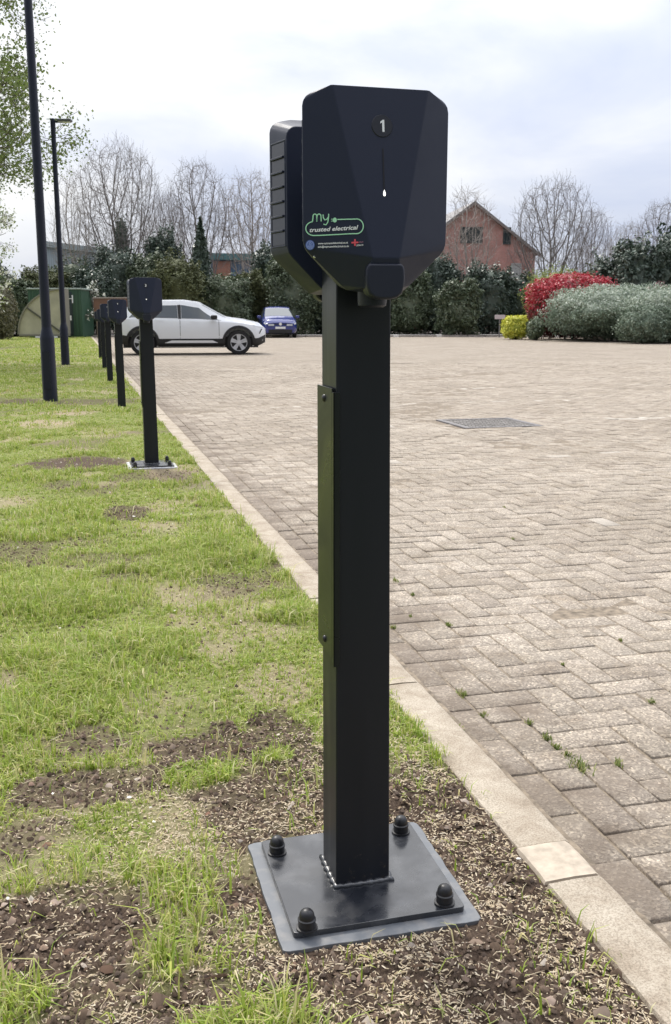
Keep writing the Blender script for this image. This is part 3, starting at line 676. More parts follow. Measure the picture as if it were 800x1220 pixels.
def post_upper(root, nums, first):
    # folded cover over the cable slot on the grass side
    bm = bmesh.new(); box(bm, -.0575, -.0545, -.043, .060, .457, .932); box(bm, -.0575, -.046, -.0545, -.0520, .445, .926); box(bm, -.0575, -.0545, -.0545, -.0435, .450, .926)
    sc = bevel(frombm('slot_cover', bm, M['coverplate'], root, 30), .0008, 1)
    for z in (.912, .478):
        bm = bmesh.new(); lathe(bm, [(.0065, 0), (.0062, .002), (.004, .0038), (0, .0045)], 16, Matrix.Translation((-.0575, .008, z))@Matrix.Rotation(-math.pi/2, 4, 'Y'))
        frombm('screw', bm, M['rubber'], sc, 60)
    h1 = charger_head(root, nums[0], first, False); h2 = charger_head(root, nums[1], False, True)
random.seed(8)
charging_post('nearest black charging post, number 1 and green logo on its faceted head', W3(POSTC[0], POSTC[1]), ('1', '2'), True)
POSTS = [((181, 554), ('3', '4'), .945, 'second nearest black charging post, standing on a pale plate in scuffed soil'),
         ((145.5, 484), ('5', '6'), .897, 'third black charging post, just left of the second one and before the white car'),
         ((131.8, 455), ('7', '8'), .90, 'fourth black charging post, between the third and the fifth in the row'),
         ((125, 438.5), ('9', '10'), .862, 'fifth black charging post, second from the far end of the row'),
         ((120.3, 426.5), ('11', '12'), .85, 'farthest black charging post of the row, below the brown board')]
for (x, y), nm, sc_, lb in POSTS:
    P = gp(x, y); charging_post(lb, (P[0], P[1], 0), nm, plates=nm[0] == '3', scale=sc_)

# ------------------------------------------------------------------ lamp posts
lampm = smudged('lamp_post_paint', (.012, .015, .03), .3, .45, 5, spec=.35)
def lamp_post(x, y, label):
    P = gp(x, y); root = empty('street_lamp', label, 'lamp post', (P[0], P[1], 0), 0, 'lamp posts on the grass')
    bm = bmesh.new(); lathe(bm, [(.095, -.05), (.092, 0), (.088, .78), (.086, .80), (.062, .90), (.060, .92)], 24); frombm('base_column', bm, lampm, root, 40)
    bm = bmesh.new(); lathe(bm, [(.060, .90), (.060, .92), (.057, 2.2), (.047, 5.10), (.045, 5.12), (0, 5.13)], 20); frombm('shaft', bm, lampm, root, 40)
    bm = bmesh.new(); lathe(bm, [(.052, 4.75), (.052, 5.06)], 16); box(bm, -.04, .20, -.03, .03, 5.04, 5.08); frombm('bracket', bm, lampm, root, 40)
    hd = boxobj('lamp_head', .10, .40, -.09, .09, 5.055, 5.11, simple('lamp_housing', (.10, .105, .11), .5), root, .02)
    boxobj('lens', .13, .37, -.07, .07, 5.044, 5.054, simple('lamp_lens', (.6, .62, .62), .2), hd, .003)
    bm = bmesh.new(); box(bm, -.045, .045, -.0955, -.085, .15, .62); frombm('access_door', bm, lampm, root, 30)
lamp_post(60.5, 477, 'nearer tall dark blue lamp post, its top beyond the picture edge')
lamp_post(78.5, 435, 'farther thin dark lamp post with a short arm at its top')

# ------------------------------------------------------------------ manhole, drain
mh = empty('manhole_cover', 'square grey metal inspection cover set in the block paving', 'manhole cover', W3(4.05, 9.33, PZ), ANG); mh.scale = (.9, .9, 1)
bm = bmesh.new()
for a in ((-.46, .46, -.46, -.40), (-.46, .46, .40, .46), (-.46, -.40, -.40, .40), (.40, .46, -.40, .40)): box(bm, a[0], a[1], a[2], a[3], -.03, .008)
frombm('frame', bm, simple('frame_iron', (.16, .15, .15), .6, var=.3), mh)
bm = bmesh.new(); box(bm, -.395, .395, -.395, .395, -.03, .004)
for i in range(-6, 7):
    for j in range(-6, 7):
        x, y = i*.058, j*.058; d = .02; s = 1 if (i+j) % 2 else -1
        box(bm, -.021, .021, -.005, .005, .004, .008, Matrix.Translation((x, y, 0))@Matrix.Rotation(s*math.pi/4, 4, 'Z'))
frombm('lid', bm, simple('lid_steel', (.20, .185, .17), .7, var=.35, vscale=8), mh)

# ------------------------------------------------------------------ ground scatter: grass, soil crumbs, husks
def visible_uv(n, v0, v1, rng, left=.42, p=1.0):
    """random points on the lawn between the kerb and a bit beyond the left picture edge"""
    vs_ = v0+(v1-v0)*rng.rand(n)**p
    y = vs_*1.0; ul = -(y*(left-math.tan(ANG)*0.96)+.35)          # approx left limit
    us = ul+(.815-ul)*rng.rand(n)
    return us, vs_, (.815-ul)
def blades(rng, n, v0, v1, h0, h1, wd, name, tuft=None, keep=None, lean=.5):
    us, vs_, wdt = visible_uv(n, v0, v1, rng)
    # equalise areal density (strip gets wider with distance)
    kp = rng.rand(n) < wdt/wdt.max(); us, vs_ = us[kp], vs_[kp]
    so__, st__ = masks(us, vs_)
    den = (1-.97*smooth(.15, .55, so__))*(1-.70*smooth(.2, .7, st__))
    den *= .25+1.1*smooth(.32, .62, fbm(us*7+4, vs_*7, 3))
    pd = np.maximum(np.abs(us-.466), np.abs(vs_-1.625)); den = np.where(pd < .2, 0, den)
    kp = rng.rand(len(us)) < den; us, vs_, so__ = us[kp], vs_[kp], so__[kp]
    if tuft: # cluster: snap towards tuft centres
        cu_ = np.round(us/tuft+.37*np.sin(vs_*31))*tuft; cv_ = np.round(vs_/tuft+.37*np.sin(us*27))*tuft
        f = rng.rand(len(us))*.55; us = us*(1-f)+cu_*f; vs_ = vs_*(1-f)+cv_*f
    m_ = len(us); lush = fbm(us*3+11, vs_*3+2, 3)
    H = (h0+(h1-h0)*rng.rand(m_)**1.6)*(.55+.95*smooth(.35, .68, lush)); Wd = wd*(.7+.6*rng.rand(m_))
    th = rng.rand(m_)*2*math.pi; ln = (rng.rand(m_)**.7)*lean*2.0; dx = np.cos(th); dy = np.sin(th)
    px_ = -dy; py_ = dx; z0 = lawn_z(us, vs_, so__)-.003
    b0 = np.stack([us, vs_, z0], -1); side = np.stack([px_, py_, 0*px_], -1)*Wd[:, None]/2
    mid = b0+np.stack([dx*ln*H*.35, dy*ln*H*.35, H*.58], -1); tip = b0+np.stack([dx*ln*H*1.05, dy*ln*H*1.05, H*np.clip(1-.45*ln, .25, 1)], -1)
    Vt = np.stack([b0-side, b0+side, mid+side*.8, mid-side*.8, tip+side*.12, tip-side*.12], 1).reshape(-1, 3)
    bs = (np.arange(m_)*6)[:, None]; F1 = np.concatenate([bs+[[0, 1, 2, 3]], bs+[[3, 2, 4, 5]]], 0)
    return Vt, F1
rng = np.random.RandomState(21); VT = []; FT_ = []; off = 0
for args in ((380000, .9, 4.5, .010, .044, .0028, .05), (14000, .9, 5.5, .035, .075, .0042, .16), (230000, 4.5, 10, .012, .042, .0046, .08), (150000, 10, 22, .015, .045, .009, .15), (130000, 22, 54, .02, .055, .02, None)):
    a, b_ = blades(rng, args[0], args[1], args[2], args[3], args[4], args[5], '', args[6]); VT.append(a); FT_.append(b_+off); off += len(a)
me = npmesh('grass', np.concatenate(VT), np.concatenate(FT_), 4)
gmt = leafmat('grass_blades', [(.18, .27, .035), (.29, .40, .05), (.24, .345, .04), (.38, .48, .08), (.45, .49, .11), (.63, .55, .28), (.30, .41, .055), (.74, .65, .42)], .5, .35, .35)
o = link('grass', me, gmt); o.rotation_euler.z = ANG; tag(o, 'patchy spring grass with thin and yellowed blades', 'grass', kind='stuff')

def ell_scatter(rng, us, vs_, so__, ln, wd, hh, flat, lift=.0):
    """small 5-sided lumps"""
    n_ = len(us); th = rng.rand(n_)*6.283; z = lawn_z(us, vs_, so__)+lift
    tl = (rng.rand(n_)-.5)*flat
    ax = np.stack([np.cos(th)*np.cos(tl), np.sin(th)*np.cos(tl), np.sin(tl)], -1); bx = np.stack([-np.sin(th), np.cos(th), 0*th], -1); cx = np.cross(ax, bx)
    L_ = (ln*(.6+.8*rng.rand(n_)))[:, None]; W_ = (wd*(.6+.8*rng.rand(n_)))[:, None]; Hh = (hh*(.6+.8*rng.rand(n_)))[:, None]
    c = np.stack([us, vs_, z], -1); j = lambda: 1+.35*(rng.rand(n_, 1)-.5)
    P = [c-ax*L_/2*j(), c-ax*L_*.2*j()+bx*W_/2*j(), c-ax*L_*.2*j()-bx*W_/2*j(), c+ax*L_*.22*j()+bx*W_/2*j(), c+ax*L_*.22*j()-bx*W_/2*j(), c+ax*L_/2*j(), c+cx*Hh*j()-ax*L_*.15, c+cx*Hh*j()*.9+ax*L_*.18]
    Vt = np.stack(P, 1).reshape(-1, 3)
    F = np.array([[0, 1, 6], [0, 6, 2], [1, 3, 7], [1, 7, 6], [2, 6, 7], [2, 7, 4], [3, 5, 7], [4, 7, 5]])
    return Vt, ((np.arange(n_)*8)[:, None, None]+F[None]).reshape(-1, 3)
def scatter_obj(name, n, v0, v1, ln, wd, hh, flat, m, label, cat, want, seed, p=1.6, lift=0, avoid=.0):
    rng = np.random.RandomState(seed); us, vs_, _ = visible_uv(n, v0, v1, rng, p=p); so__, st__ = masks(us, vs_)
    pd = np.maximum(np.abs(us-.466), np.abs(vs_-1.625))
    den = want(us, vs_, so__, st__)*smooth(.812, .79, us); den = np.where((pd < .182), avoid, den)
    kp = rng.rand(n) < den; us, vs_, so__ = us[kp], vs_[kp], so__[kp]
    sz = (1+.6*rng.rand(len(us))**3)
    a, b_ = ell_scatter(rng, us, vs_, so__, ln*sz, wd*sz, hh*sz, flat, lift)
    o = link(name, npmesh(name, a, b_, 3), m); o.rotation_euler.z = ANG; tag(o, label, cat, kind='stuff'); return o
clod = leafmat('soil_clods', [(.05, .036, .026), (.09, .064, .046), (.14, .10, .073), (.07, .052, .042), (.20, .155, .12), (.11, .072, .05)], .95, 0, .1)
scatter_obj('soil_crumbs', 90000, .8, 7, .0085, .0062, .0042, .6, clod, 'dark brown crumbs and clods of dug soil', 'soil', lambda u, v, s, t: .9*smooth(.3, .8, s)+.06, 31)
scatter_obj('soil_clods', 1900, .8, 7, .019, .014, .009, .5, clod, 'larger lumps of dug soil lying on the bare earth', 'soil', lambda u, v, s, t: .75*smooth(.3, .9, s)*smooth(.45, .6, fbm(u*6, v*6, 2))+.02, 32)
husk = leafmat('husks', [(.40, .31, .19), (.55, .45, .30), (.66, .57, .42), (.50, .38, .24), (.72, .64, .5)], .7, .1, .3)
def husk_den(u, v, s, t):
    r = np.hypot(u-.5, (v-1.55)*.8); near = smooth(.8, .25, r)+.8*smooth(.25, .0, np.abs(u-.74))*smooth(3.4, 2.2, v)
    return np.clip(near, 0, 1)*(.25+.9*smooth(.38, .6, fbm(u*8+3, v*8, 3)))+.03*s+.10*t
scatter_obj('grass_seed', 100000, .8, 4.5, .0080, .0015, .0010, .5, husk, 'cream coloured grass seed husks sprinkled round the base plate', 'seed', husk_den, 33, lift=.0035, p=1.5)
scatter_obj('seed_dust', 45000, .8, 4.0, .0038, .0018, .0009, .5, husk, 'fine pale dust and broken husks round the base plate', 'seed', lambda u, v, s, t: husk_den(u, v, s, t)*.7+.1*s, 36, lift=.002, p=1.5)
chipm = leafmat('bark_and_stone', [(.10, .06, .04), (.20, .13, .09), (.32, .24, .18), (.14, .10, .08), (.45, .40, .34), (.22, .12, .08)], .85, 0, .2)
scatter_obj('stone_chips', 1500, .8, 9, .016, .011, .006, .5, chipm, 'small stones and bark chips lying on the soil', 'stones', lambda u, v, s, t: .8*smooth(.3, .8, s)+.25*t, 34)
pale = leafmat('pale_bits', [(.55, .5, .42), (.75, .72, .66), (.6, .52, .4)], .8, 0, .2)
scatter_obj('pale_chips', 300, .8, 9, .010, .007, .003, .6, pale, 'pale chips and dry petals dotted over the grass', 'litter', lambda u, v, s, t: .25+0*u, 35, lift=.008)
scatter_obj('dead_strands', 4500, .8, 6, .032, .0010, .0009, .5, husk, 'dry yellow grass strands matted over the turf and soil', 'dead grass', lambda u, v, s, t: .35+.4*t, 37, lift=.004)
twm = leafmat('twig_bits', [(.07, .045, .03), (.12, .08, .055), (.2, .15, .1)], .9, 0, .1)
scatter_obj('twig_litter', 260, .8, 5, .035, .0035, .0035, .3, twm, 'short dark twigs lying on the bare soil', 'twigs', lambda u, v, s, t: .7*s+.1*t, 38, lift=.003)
# weeds and moss in the paving joints
rng = np.random.RandomState(44); Vw = []; Fw = []; off = 0
spots = [(680, 905, 1.3), (672, 893, .8), (562, 858, .7), (548, 848, .5), (615, 853, .5), (640, 870, .7), (665, 880, .6), (737, 900, .6), (532, 821, .8), (556, 845, .5), (470, 686, .7), (485, 702, .4), (545, 735, .35), (520, 739, .5), (470, 740, .5), (478, 728, .4), (788, 826, .5), (676, 783, .3), (600, 600, .5), (608, 637, .4), (740, 755, .3)]
for x, y, s in spots:
    u, v = guv(x, y)
    u = 1.03+round((u-1.03)/.1)*.1+rng.rand()*.004; n_ = int(45*s)+12
    al = rng.randn(n_)*.016*s; ac = rng.randn(n_)*.008*s+.002
    for a_, c_ in zip(al, ac):
        h = (.006+.014*rng.rand())*s**.5; th = rng.rand()*6.28; w_ = .0022; l_ = .012*s*rng.rand()+.003
        p0 = np.array([u+c_, v+a_, PZ-.004]); d_ = np.array([math.cos(th), math.sin(th), 0]); sd_ = np.array([-math.sin(th), math.cos(th), 0])*w_
        Vw += [p0-sd_, p0+sd_, p0+d_*l_+[0, 0, h]+sd_*.3, p0+d_*l_+[0, 0, h]-sd_*.3]; Fw.append([off, off+1, off+2, off+3]); off += 4
o = link('joint_weeds', npmesh('joint_weeds', np.array(Vw), np.array(Fw), 4), leafmat('weed', [(.10, .14, .03), (.2, .26, .07), (.3, .34, .12), (.4, .36, .16)], .6, .3)); o.rotation_euler.z = ANG
tag(o, 'tiny weeds and moss growing in the paving joints', 'weeds', kind='stuff')
#SECTION2
# ------------------------------------------------------------------ vegetation builders
def leafquads(P, Nrm, size, rng, aspect=.55):
    n_ = len(P); rnd = rng.randn(n_, 3); Nn = Nrm+rnd*.75; Nn /= np.linalg.norm(Nn, axis=1)[:, None]
    a = np.cross(Nn, rng.randn(n_, 3)); a /= np.linalg.norm(a, axis=1)[:, None]; b_ = np.cross(Nn, a)
    s = (size*(.55+.9*rng.rand(n_)))[:, None]/2
    Vt = np.stack([P-a*s, P+b_*s*aspect, P+a*s, P-b_*s*aspect], 1).reshape(-1, 3)
    return Vt, np.arange(n_*4).reshape(-1, 4)
def blob(rng, n, rx, ry, h, size, box_=1.0, rough=.2, seed=0, cone=False, core_k=.76, skirt=0.0):
    """leaf cloud in an uneven closed crown standing on z=0; returns leaf mesh arrays and core arrays"""
    d = rng.randn(int(n), 3); d /= np.linalg.norm(d, axis=1)[:, None]
    def shape(d, k):
        q = np.sign(d)*np.abs(d)**box_; q /= np.linalg.norm(q, axis=1)[:, None]**.9
        r = np.array([1+rough*1.3*mnoise.noise((a*1.7+seed, b_*1.7, c*1.7))+rough*.9*mnoise.noise((a*4.2, b_*4.2+seed, c*4.2))+rough*.5*mnoise.noise((a*9, b_*9+seed, c*9)) for a, b_, c in d])
        q = q*(r*k)[:, None]; zz = (q[:, 2]*.5+.5)
        if cone: f = np.clip(1.35*(1-zz)**.75, .04, 1.1); X = q[:, 0]*f*rx; Y = q[:, 1]*f*ry
        else: X = q[:, 0]*rx; Y = q[:, 1]*ry
        return np.stack([X, Y, zz*h], -1)
    k = 1-.24*rng.rand(int(n))**1.6+.13*(rng.rand(int(n)) < .07)*rng.rand(int(n))
    P = shape(d, k); ok = P[:, 2] > .02; P = P[ok]; Nr = d[ok]+[0, 0, .35]
    Vl, Fl = leafquads(P, Nr, size, rng)
    bm = bmesh.new(); bmesh.ops.create_icosphere(bm, subdivisions=4, radius=1); D = np.array([v.co[:] for v in bm.verts]); Fc = np.array([[v.index for v in f.verts] for f in bm.faces]); bm.free()
    Pc = shape(D, core_k); Pc[:, 2] = np.maximum(Pc[:, 2], .0)
    return Vl, Fl, Pc, Fc
def shrub(name, label, cat, x, y_base, d, hw_px, top_y, m, n=7000, size=.14, group=None, depth=None, seed=1, box_=.75, rough=.2, cone=False, zbase=0, stem=True, split=None):
    sc = d/(F_PX/math.cos(PITCH))
    P = at(x, YH, d); X = P[0]; rx = hw_px*sc; top = HC+(YH-top_y)*sc; h = top-zbase
    rng = np.random.RandomState(seed); ry = depth or min(max(rx*.8, .8), 2.5)
    Vl, Fl, Pc, Fc = blob(rng, n, rx, ry, h, size, box_, rough, seed*3.1, cone)
    t = empty(name, label, cat, (X, d+ry*.6, zbase), 0, group)
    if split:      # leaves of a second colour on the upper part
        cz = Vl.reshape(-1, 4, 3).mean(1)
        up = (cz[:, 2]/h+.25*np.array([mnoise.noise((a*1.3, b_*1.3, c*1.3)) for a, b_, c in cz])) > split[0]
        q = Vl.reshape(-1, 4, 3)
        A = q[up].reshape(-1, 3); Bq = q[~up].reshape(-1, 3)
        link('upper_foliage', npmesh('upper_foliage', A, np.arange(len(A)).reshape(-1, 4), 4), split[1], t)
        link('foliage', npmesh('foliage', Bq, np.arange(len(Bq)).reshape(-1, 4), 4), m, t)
    else: link('foliage', npmesh('foliage', Vl, Fl, 4), m, t)
    me = npmesh('inner_foliage', Pc, Fc, 3); me.shade_smooth(); link('inner_foliage', me, m, t)
    bm = bmesh.new()
    for k in range(4):
        a = rng.rand()*6.28; r_ = rx*.25*rng.rand(); lathe(bm, [(.05, -.1), (.04, h*.5), (.02, h*.8)], 6, Matrix.Translation((r_*math.cos(a), min(ry*.2, .3)*math.sin(a), 0)))
    frombm('stem', bm, M['bark'], t)
    return t
M['bark'] = simple('bark', (.11, .09, .075), .9, var=.4, vscale=6)
M['barkpale'] = simple('bark_pale', (.36, .32, .29), .9, var=.35, vscale=6)
M['barkgrey'] = simple('bark_grey', (.23, .205, .195), .9, var=.35, vscale=6)
FO = {}
FO['dark'] = leafmat('dark_evergreen', [(.038, .060, .044), (.06, .09, .064), (.10, .14, .10), (.05, .074, .053), (.19, .235, .19)], .42, .12, .5)
FO['mid'] = leafmat('mid_evergreen', [(.055, .08, .042), (.088, .12, .064), (.135, .17, .098), (.20, .235, .165)], .5, .15, .4)
FO['olive'] = leafmat('olive_conifer', [(.07, .085, .035), (.11, .125, .05), (.15, .165, .075), (.09, .10, .045)], .6, .15)
FO['lime'] = leafmat('yellow_green', [(.16, .19, .05), (.23, .27, .08), (.30, .33, .12)], .6, .2)
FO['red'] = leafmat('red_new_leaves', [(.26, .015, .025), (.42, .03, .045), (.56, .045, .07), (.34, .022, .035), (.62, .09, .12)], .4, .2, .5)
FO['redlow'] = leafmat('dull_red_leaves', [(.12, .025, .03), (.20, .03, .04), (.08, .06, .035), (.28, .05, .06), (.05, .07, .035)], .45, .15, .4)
FO['grey'] = leafmat('grey_green_leaves', [(.09, .13, .09), (.15, .20, .14), (.22, .28, .21), (.12, .16, .10), (.34, .39, .31)], .6, .15)
FO['greytip'] = leafmat('silver_green_tips', [(.17, .22, .16), (.26, .32, .24), (.38, .43, .34), (.50, .54, .47), (.22, .27, .19)], .6, .15)
FO['yellow'] = leafmat('golden_leaves', [(.42, .45, .05), (.66, .64, .08), (.80, .78, .18), (.35, .42, .06)], .5, .25)
FO['purple'] = leafmat('purple_leaves', [(.09, .03, .04), (.15, .05, .06), (.2, .08, .09)], .5, .15)
FO['spring'] = leafmat('spring_leaves', [(.11, .17, .04), (.17, .24, .06), (.24, .31, .10), (.13, .17, .06), (.30, .34, .15)], .5, .3)
FO['blossom'] = leafmat('white_blossom', [(.75, .76, .68), (.85, .85, .80), (.68, .70, .58)], .6, .3)
FO['drab'] = leafmat('drab_shrub', [(.12, .12, .07), (.18, .17, .11), (.24, .22, .15), (.10, .11, .06)], .6, .15)

def grow(rng, segs, p, d, L, r, lvl, maxl, cfg, tips):
    nseg = 6 if lvl < 2 else 4; pts = [p.copy()]; rad = [r]; d = d/np.linalg.norm(d)
    up = cfg['up']*(1 if lvl else .3)
    for i in range(nseg):
        d = d+rng.randn(3)*cfg['wob']+np.array([0, 0, up]); d /= np.linalg.norm(d); p = p+d*L/nseg; pts.append(p.copy()); rad.append(max(r*(1-(i+1)/nseg*cfg['taper']), cfg['rmin']))
    segs.append((np.array(pts), np.array(rad), lvl))
    if lvl == maxl: tips.append(pts[-1]); tips.append(pts[-2]); return
    nc = cfg['n'][lvl]
    for c in range(nc):
        t = cfg['t0'][lvl]+(1-cfg['t0'][lvl])*(c+rng.rand()*.8)/nc; k = min(int(t*nseg), nseg-1); f = t*nseg-k; f = min(f, 1)
        q = pts[k]*(1-f)+pts[k+1]*f; dd = pts[k+1]-pts[k]; dd /= np.linalg.norm(dd)
        ax = np.cross(dd, rng.randn(3)); ax /= np.linalg.norm(ax); an = R(cfg['ang'][lvl]*(.65+.6*rng.rand())); nd = dd*math.cos(an)+ax*math.sin(an)
        rr = rad[k]*cfg['rk']; grow(rng, segs, q, nd, L*cfg['lk'][lvl]*(.7+.5*rng.rand())*(1.15-.5*t), rr, lvl+1, maxl, cfg, tips)
def tubes(segs, sides):
    Vt = []; Ft = []; off = 0
    for pts, rad, lvl in segs:
        n_ = len(pts); T = np.gradient(pts, axis=0); T /= np.linalg.norm(T, axis=1)[:, None]
        ref = np.array([.3, .9, .2]); a = np.cross(T, ref); a /= np.linalg.norm(a, axis=1)[:, None]+1e-9; b_ = np.cross(T, a)
        th = np.arange(sides)*2*math.pi/sides
        V_ = pts[:, None]+rad[:, None, None]*(a[:, None]*np.cos(th)[None, :, None]+b_[:, None]*np.sin(th)[None, :, None]); Vt.append(V_.reshape(-1, 3))
        i = np.arange(n_-1)[:, None]*sides; j = np.arange(sides)[None]; j2 = (j+1) % sides
        Ft.append(np.stack([i+j, i+j2, i+sides+j2, i+sides+j], -1).reshape(-1, 4)+off); off += n_*sides
    return np.concatenate(Vt), np.concatenate(Ft)
def colonise(seed, H=12.0, W=4.6, trunk=.14, natt=2300, step=.30, lean=0.0, leaders=7):
    """bare crown grown towards points spread through a fan-shaped volume; returns parents, positions, radii"""
    rng = np.random.RandomState(seed)
    A = []
    while len(A) < natt:
        z = rng.rand(); x, y = (rng.rand(2)*2-1)
        prof = min(1, (max(z-trunk*.8, 0)/.45)**.75)*math.sqrt(max(0, 1-max(0, (z-.55)/.46)**2.4))
        rr_ = math.hypot(x, y)
        if rr_ < prof*(.86+.22*mnoise.noise((x*2.2+seed, y*2.2, z*3))) and (rr_ > prof*.35 or rng.rand() < .5): A.append((x*W, y*W, z*H))
    A = np.array(A); P = [np.array([0, 0, 0.])]; par = [-1]; z = 0
    while z < trunk*H: z += step; P.append(np.array([lean*z*.1+.04*math.sin(z*3), .03*math.cos(z*2.3), z])); par.append(len(P)-2)
    P = list(P); near = np.full(len(A), -1); dist = np.full(len(A), 1e9)
    def upd(i0):
        for i in range(i0, len(P)):
            d = np.linalg.norm(A-P[i], axis=1); m_ = d < dist; dist[m_] = d[m_]; near[m_] = i
    upd(len(P)-3); alive = np.ones(len(A), bool); dirs = {}
    for it in range(90):
        use = alive & (dist < (6.0 if it < 12 else 2.6))
        if not use.any(): break
        i0 = len(P); idx = near[use]; V_ = A[use]-np.array([P[q] for q in idx]); V_ /= np.linalg.norm(V_, axis=1)[:, None]+1e-9
        acc = {}
        for q, v_ in zip(idx, V_): acc[q] = acc.get(q, 0)+v_
        for q, v_ in acc.items():
            pd_ = P[q]-P[par[q]] if par[q] >= 0 else np.array([0, 0, 1.]); pd_ = pd_/(np.linalg.norm(pd_)+1e-9)
            v_ = v_/(np.linalg.norm(v_)+1e-9)+pd_*.55+rng.randn(3)*.10+np.array([0, 0, .10]); v_ /= np.linalg.norm(v_); n_ = P[q]+v_*step
            key = (q, int(v_[0]*3), int(v_[1]*3), int(v_[2]*3))
            if key in dirs: continue
            dirs[key] = 1; P.append(n_); par.append(q)
        upd(i0); alive &= dist > step*1.15
        if len(P) == i0 or len(P) > 9000: break
    # short twigs on every outer node
    nch = np.zeros(len(P), int)
    for q in par:
        if q >= 0: nch[q] += 1
    base_n = len(P)
    for i in range(base_n):
        if nch[i] <= 1 and P[i][2] > trunk*H*1.8:
            pd_ = P[i]-P[par[i]]; pd_ /= np.linalg.norm(pd_)+1e-9
            for k_ in range(2 if nch[i] else 3):
                d_ = pd_+rng.randn(3)*.55+np.array([0, 0, .25]); d_ /= np.linalg.norm(d_); L_ = .22+.3*rng.rand()
                P.append(P[i]+d_*L_); par.append(i); P.append(P[i]+d_*L_+(d_+rng.randn(3)*.35+[0, 0, .2])*L_*.8); par.append(len(P)-2)
    P = np.array(P); par = np.array(par); rr_ = np.zeros(len(P)); acc = np.zeros(len(P))
    for i in range(len(P)-1, -1, -1):
        rr_[i] = max(.0062, acc[i]**(1/2.35))
        if par[i] >= 0: acc[par[i]] += rr_[i]**2.35
    return P, par, rr_
def chains(P, par, rr_):
    ch = {}
    for i, q in enumerate(par):
        if q >= 0: ch.setdefault(q, []).append(i)
    out = []; st = [(0, -1)]
    while st:
        i, fr = st.pop(); pts = [P[i]] if fr < 0 else [P[fr], P[i]]; rad = [rr_[i]] if fr < 0 else [min(rr_[fr], rr_[i]*1.15), rr_[i]]
        while i in ch:
            c_ = sorted(ch[i], key=lambda q: -rr_[q])
            for o_ in c_[1:]: st.append((o_, i))
            i = c_[0]; pts.append(P[i]); rad.append(rr_[i])
        if len(pts) > 1: out.append((np.array(pts), np.array(rad), 0))
    return out
def bare_meshes(seed, **kw):
    P, par, rr_ = colonise(seed, **kw); segs = chains(P, par, rr_)
    A = tubes([s_ for s_ in segs if s_[1].max() > .035], 7); Bq = tubes([s_ for s_ in segs if s_[1].max() <= .035], 3)
    ext = (P[:, 2].max(), np.percentile(np.abs(P[:, 0]), 99))
    ma = npmesh('trunk', *A, 4); ma.shade_smooth(); mb = npmesh('twigs', *Bq, 4); return ma, mb, ext, None
bare = [bare_meshes(2), bare_meshes(5, W=3.6, trunk=.2, natt=1900), bare_meshes(9, W=4.0, natt=2000, lean=.5), bare_meshes(14, W=2.4, natt=1100, trunk=.1)]
for ma, mb, _, _ in bare: ma.materials.append(M['barkgrey']); mb.materials.append(M['barkgrey'])
for i in (1, 3):
    for k in (0, 1): bare[i][k].materials[0] = M['barkpale']
def bare_tree(k, x, d, hw, top, label, rz=0):
    ma, mb, ext, _ = bare[k]; sc = d/(F_PX/math.cos(PITCH)); H = HC+(YH-top)*sc; Wd = hw*sc
    P = at(x, YH, d); t = empty('bare_tree', label, 'tree', (P[0], d, -.1), rz, 'bare winter trees behind the hedge'); t.scale = (Wd/ext[1], Wd/ext[1], H/ext[0])
    link('trunk', ma, None, t); link('twigs', mb, None, t); return t
bare_tree(0, 148, 64, 52, 163, 'round headed bare tree with ivy on its trunk, left of the others', .3)
bare_tree(3, 92, 62, 26, 196, 'slim bare tree rising between the second lamp post and the ivy-clad tree', 1.0)
bare_tree(2, 240, 66, 40, 190, 'bare tree standing behind the pointed dark conifer', 2.1)
bare_tree(1, 302, 68, 40, 200, 'bare tree just left of the nearest charger head', 4.0)
bare_tree(3, 556, 62, 34, 218, 'slender pale bare tree in front of the brick gable', 2.2)
bare_tree(0, 655, 60, 50, 207, 'largest bare tree on the right, above the red bush', 4.4)
bare_tree(1, 742, 58, 26, 258, 'small pale bare tree above the grey-green bush', 5.0)
bare_tree(2, 786, 70, 36, 236, 'bare tree at the right edge rising behind the dark evergreens', 1.2)
bare_tree(2, 702, 84, 26, 246, 'faint distant bare tree right of the largest one', 3.2)
bare_tree(0, 200, 88, 30, 225, 'faint distant bare tree between two nearer ones', 3.9)
# ivy on the left tree
_ = shrub('ivy_clump', 'dark ivy clump wrapped round the trunk of the left bare tree', 'ivy', 148, YH, 63.6, 8, 262, FO['dark'], 900, .2, seed=71, depth=.5, rough=.35, zbase=3.2)
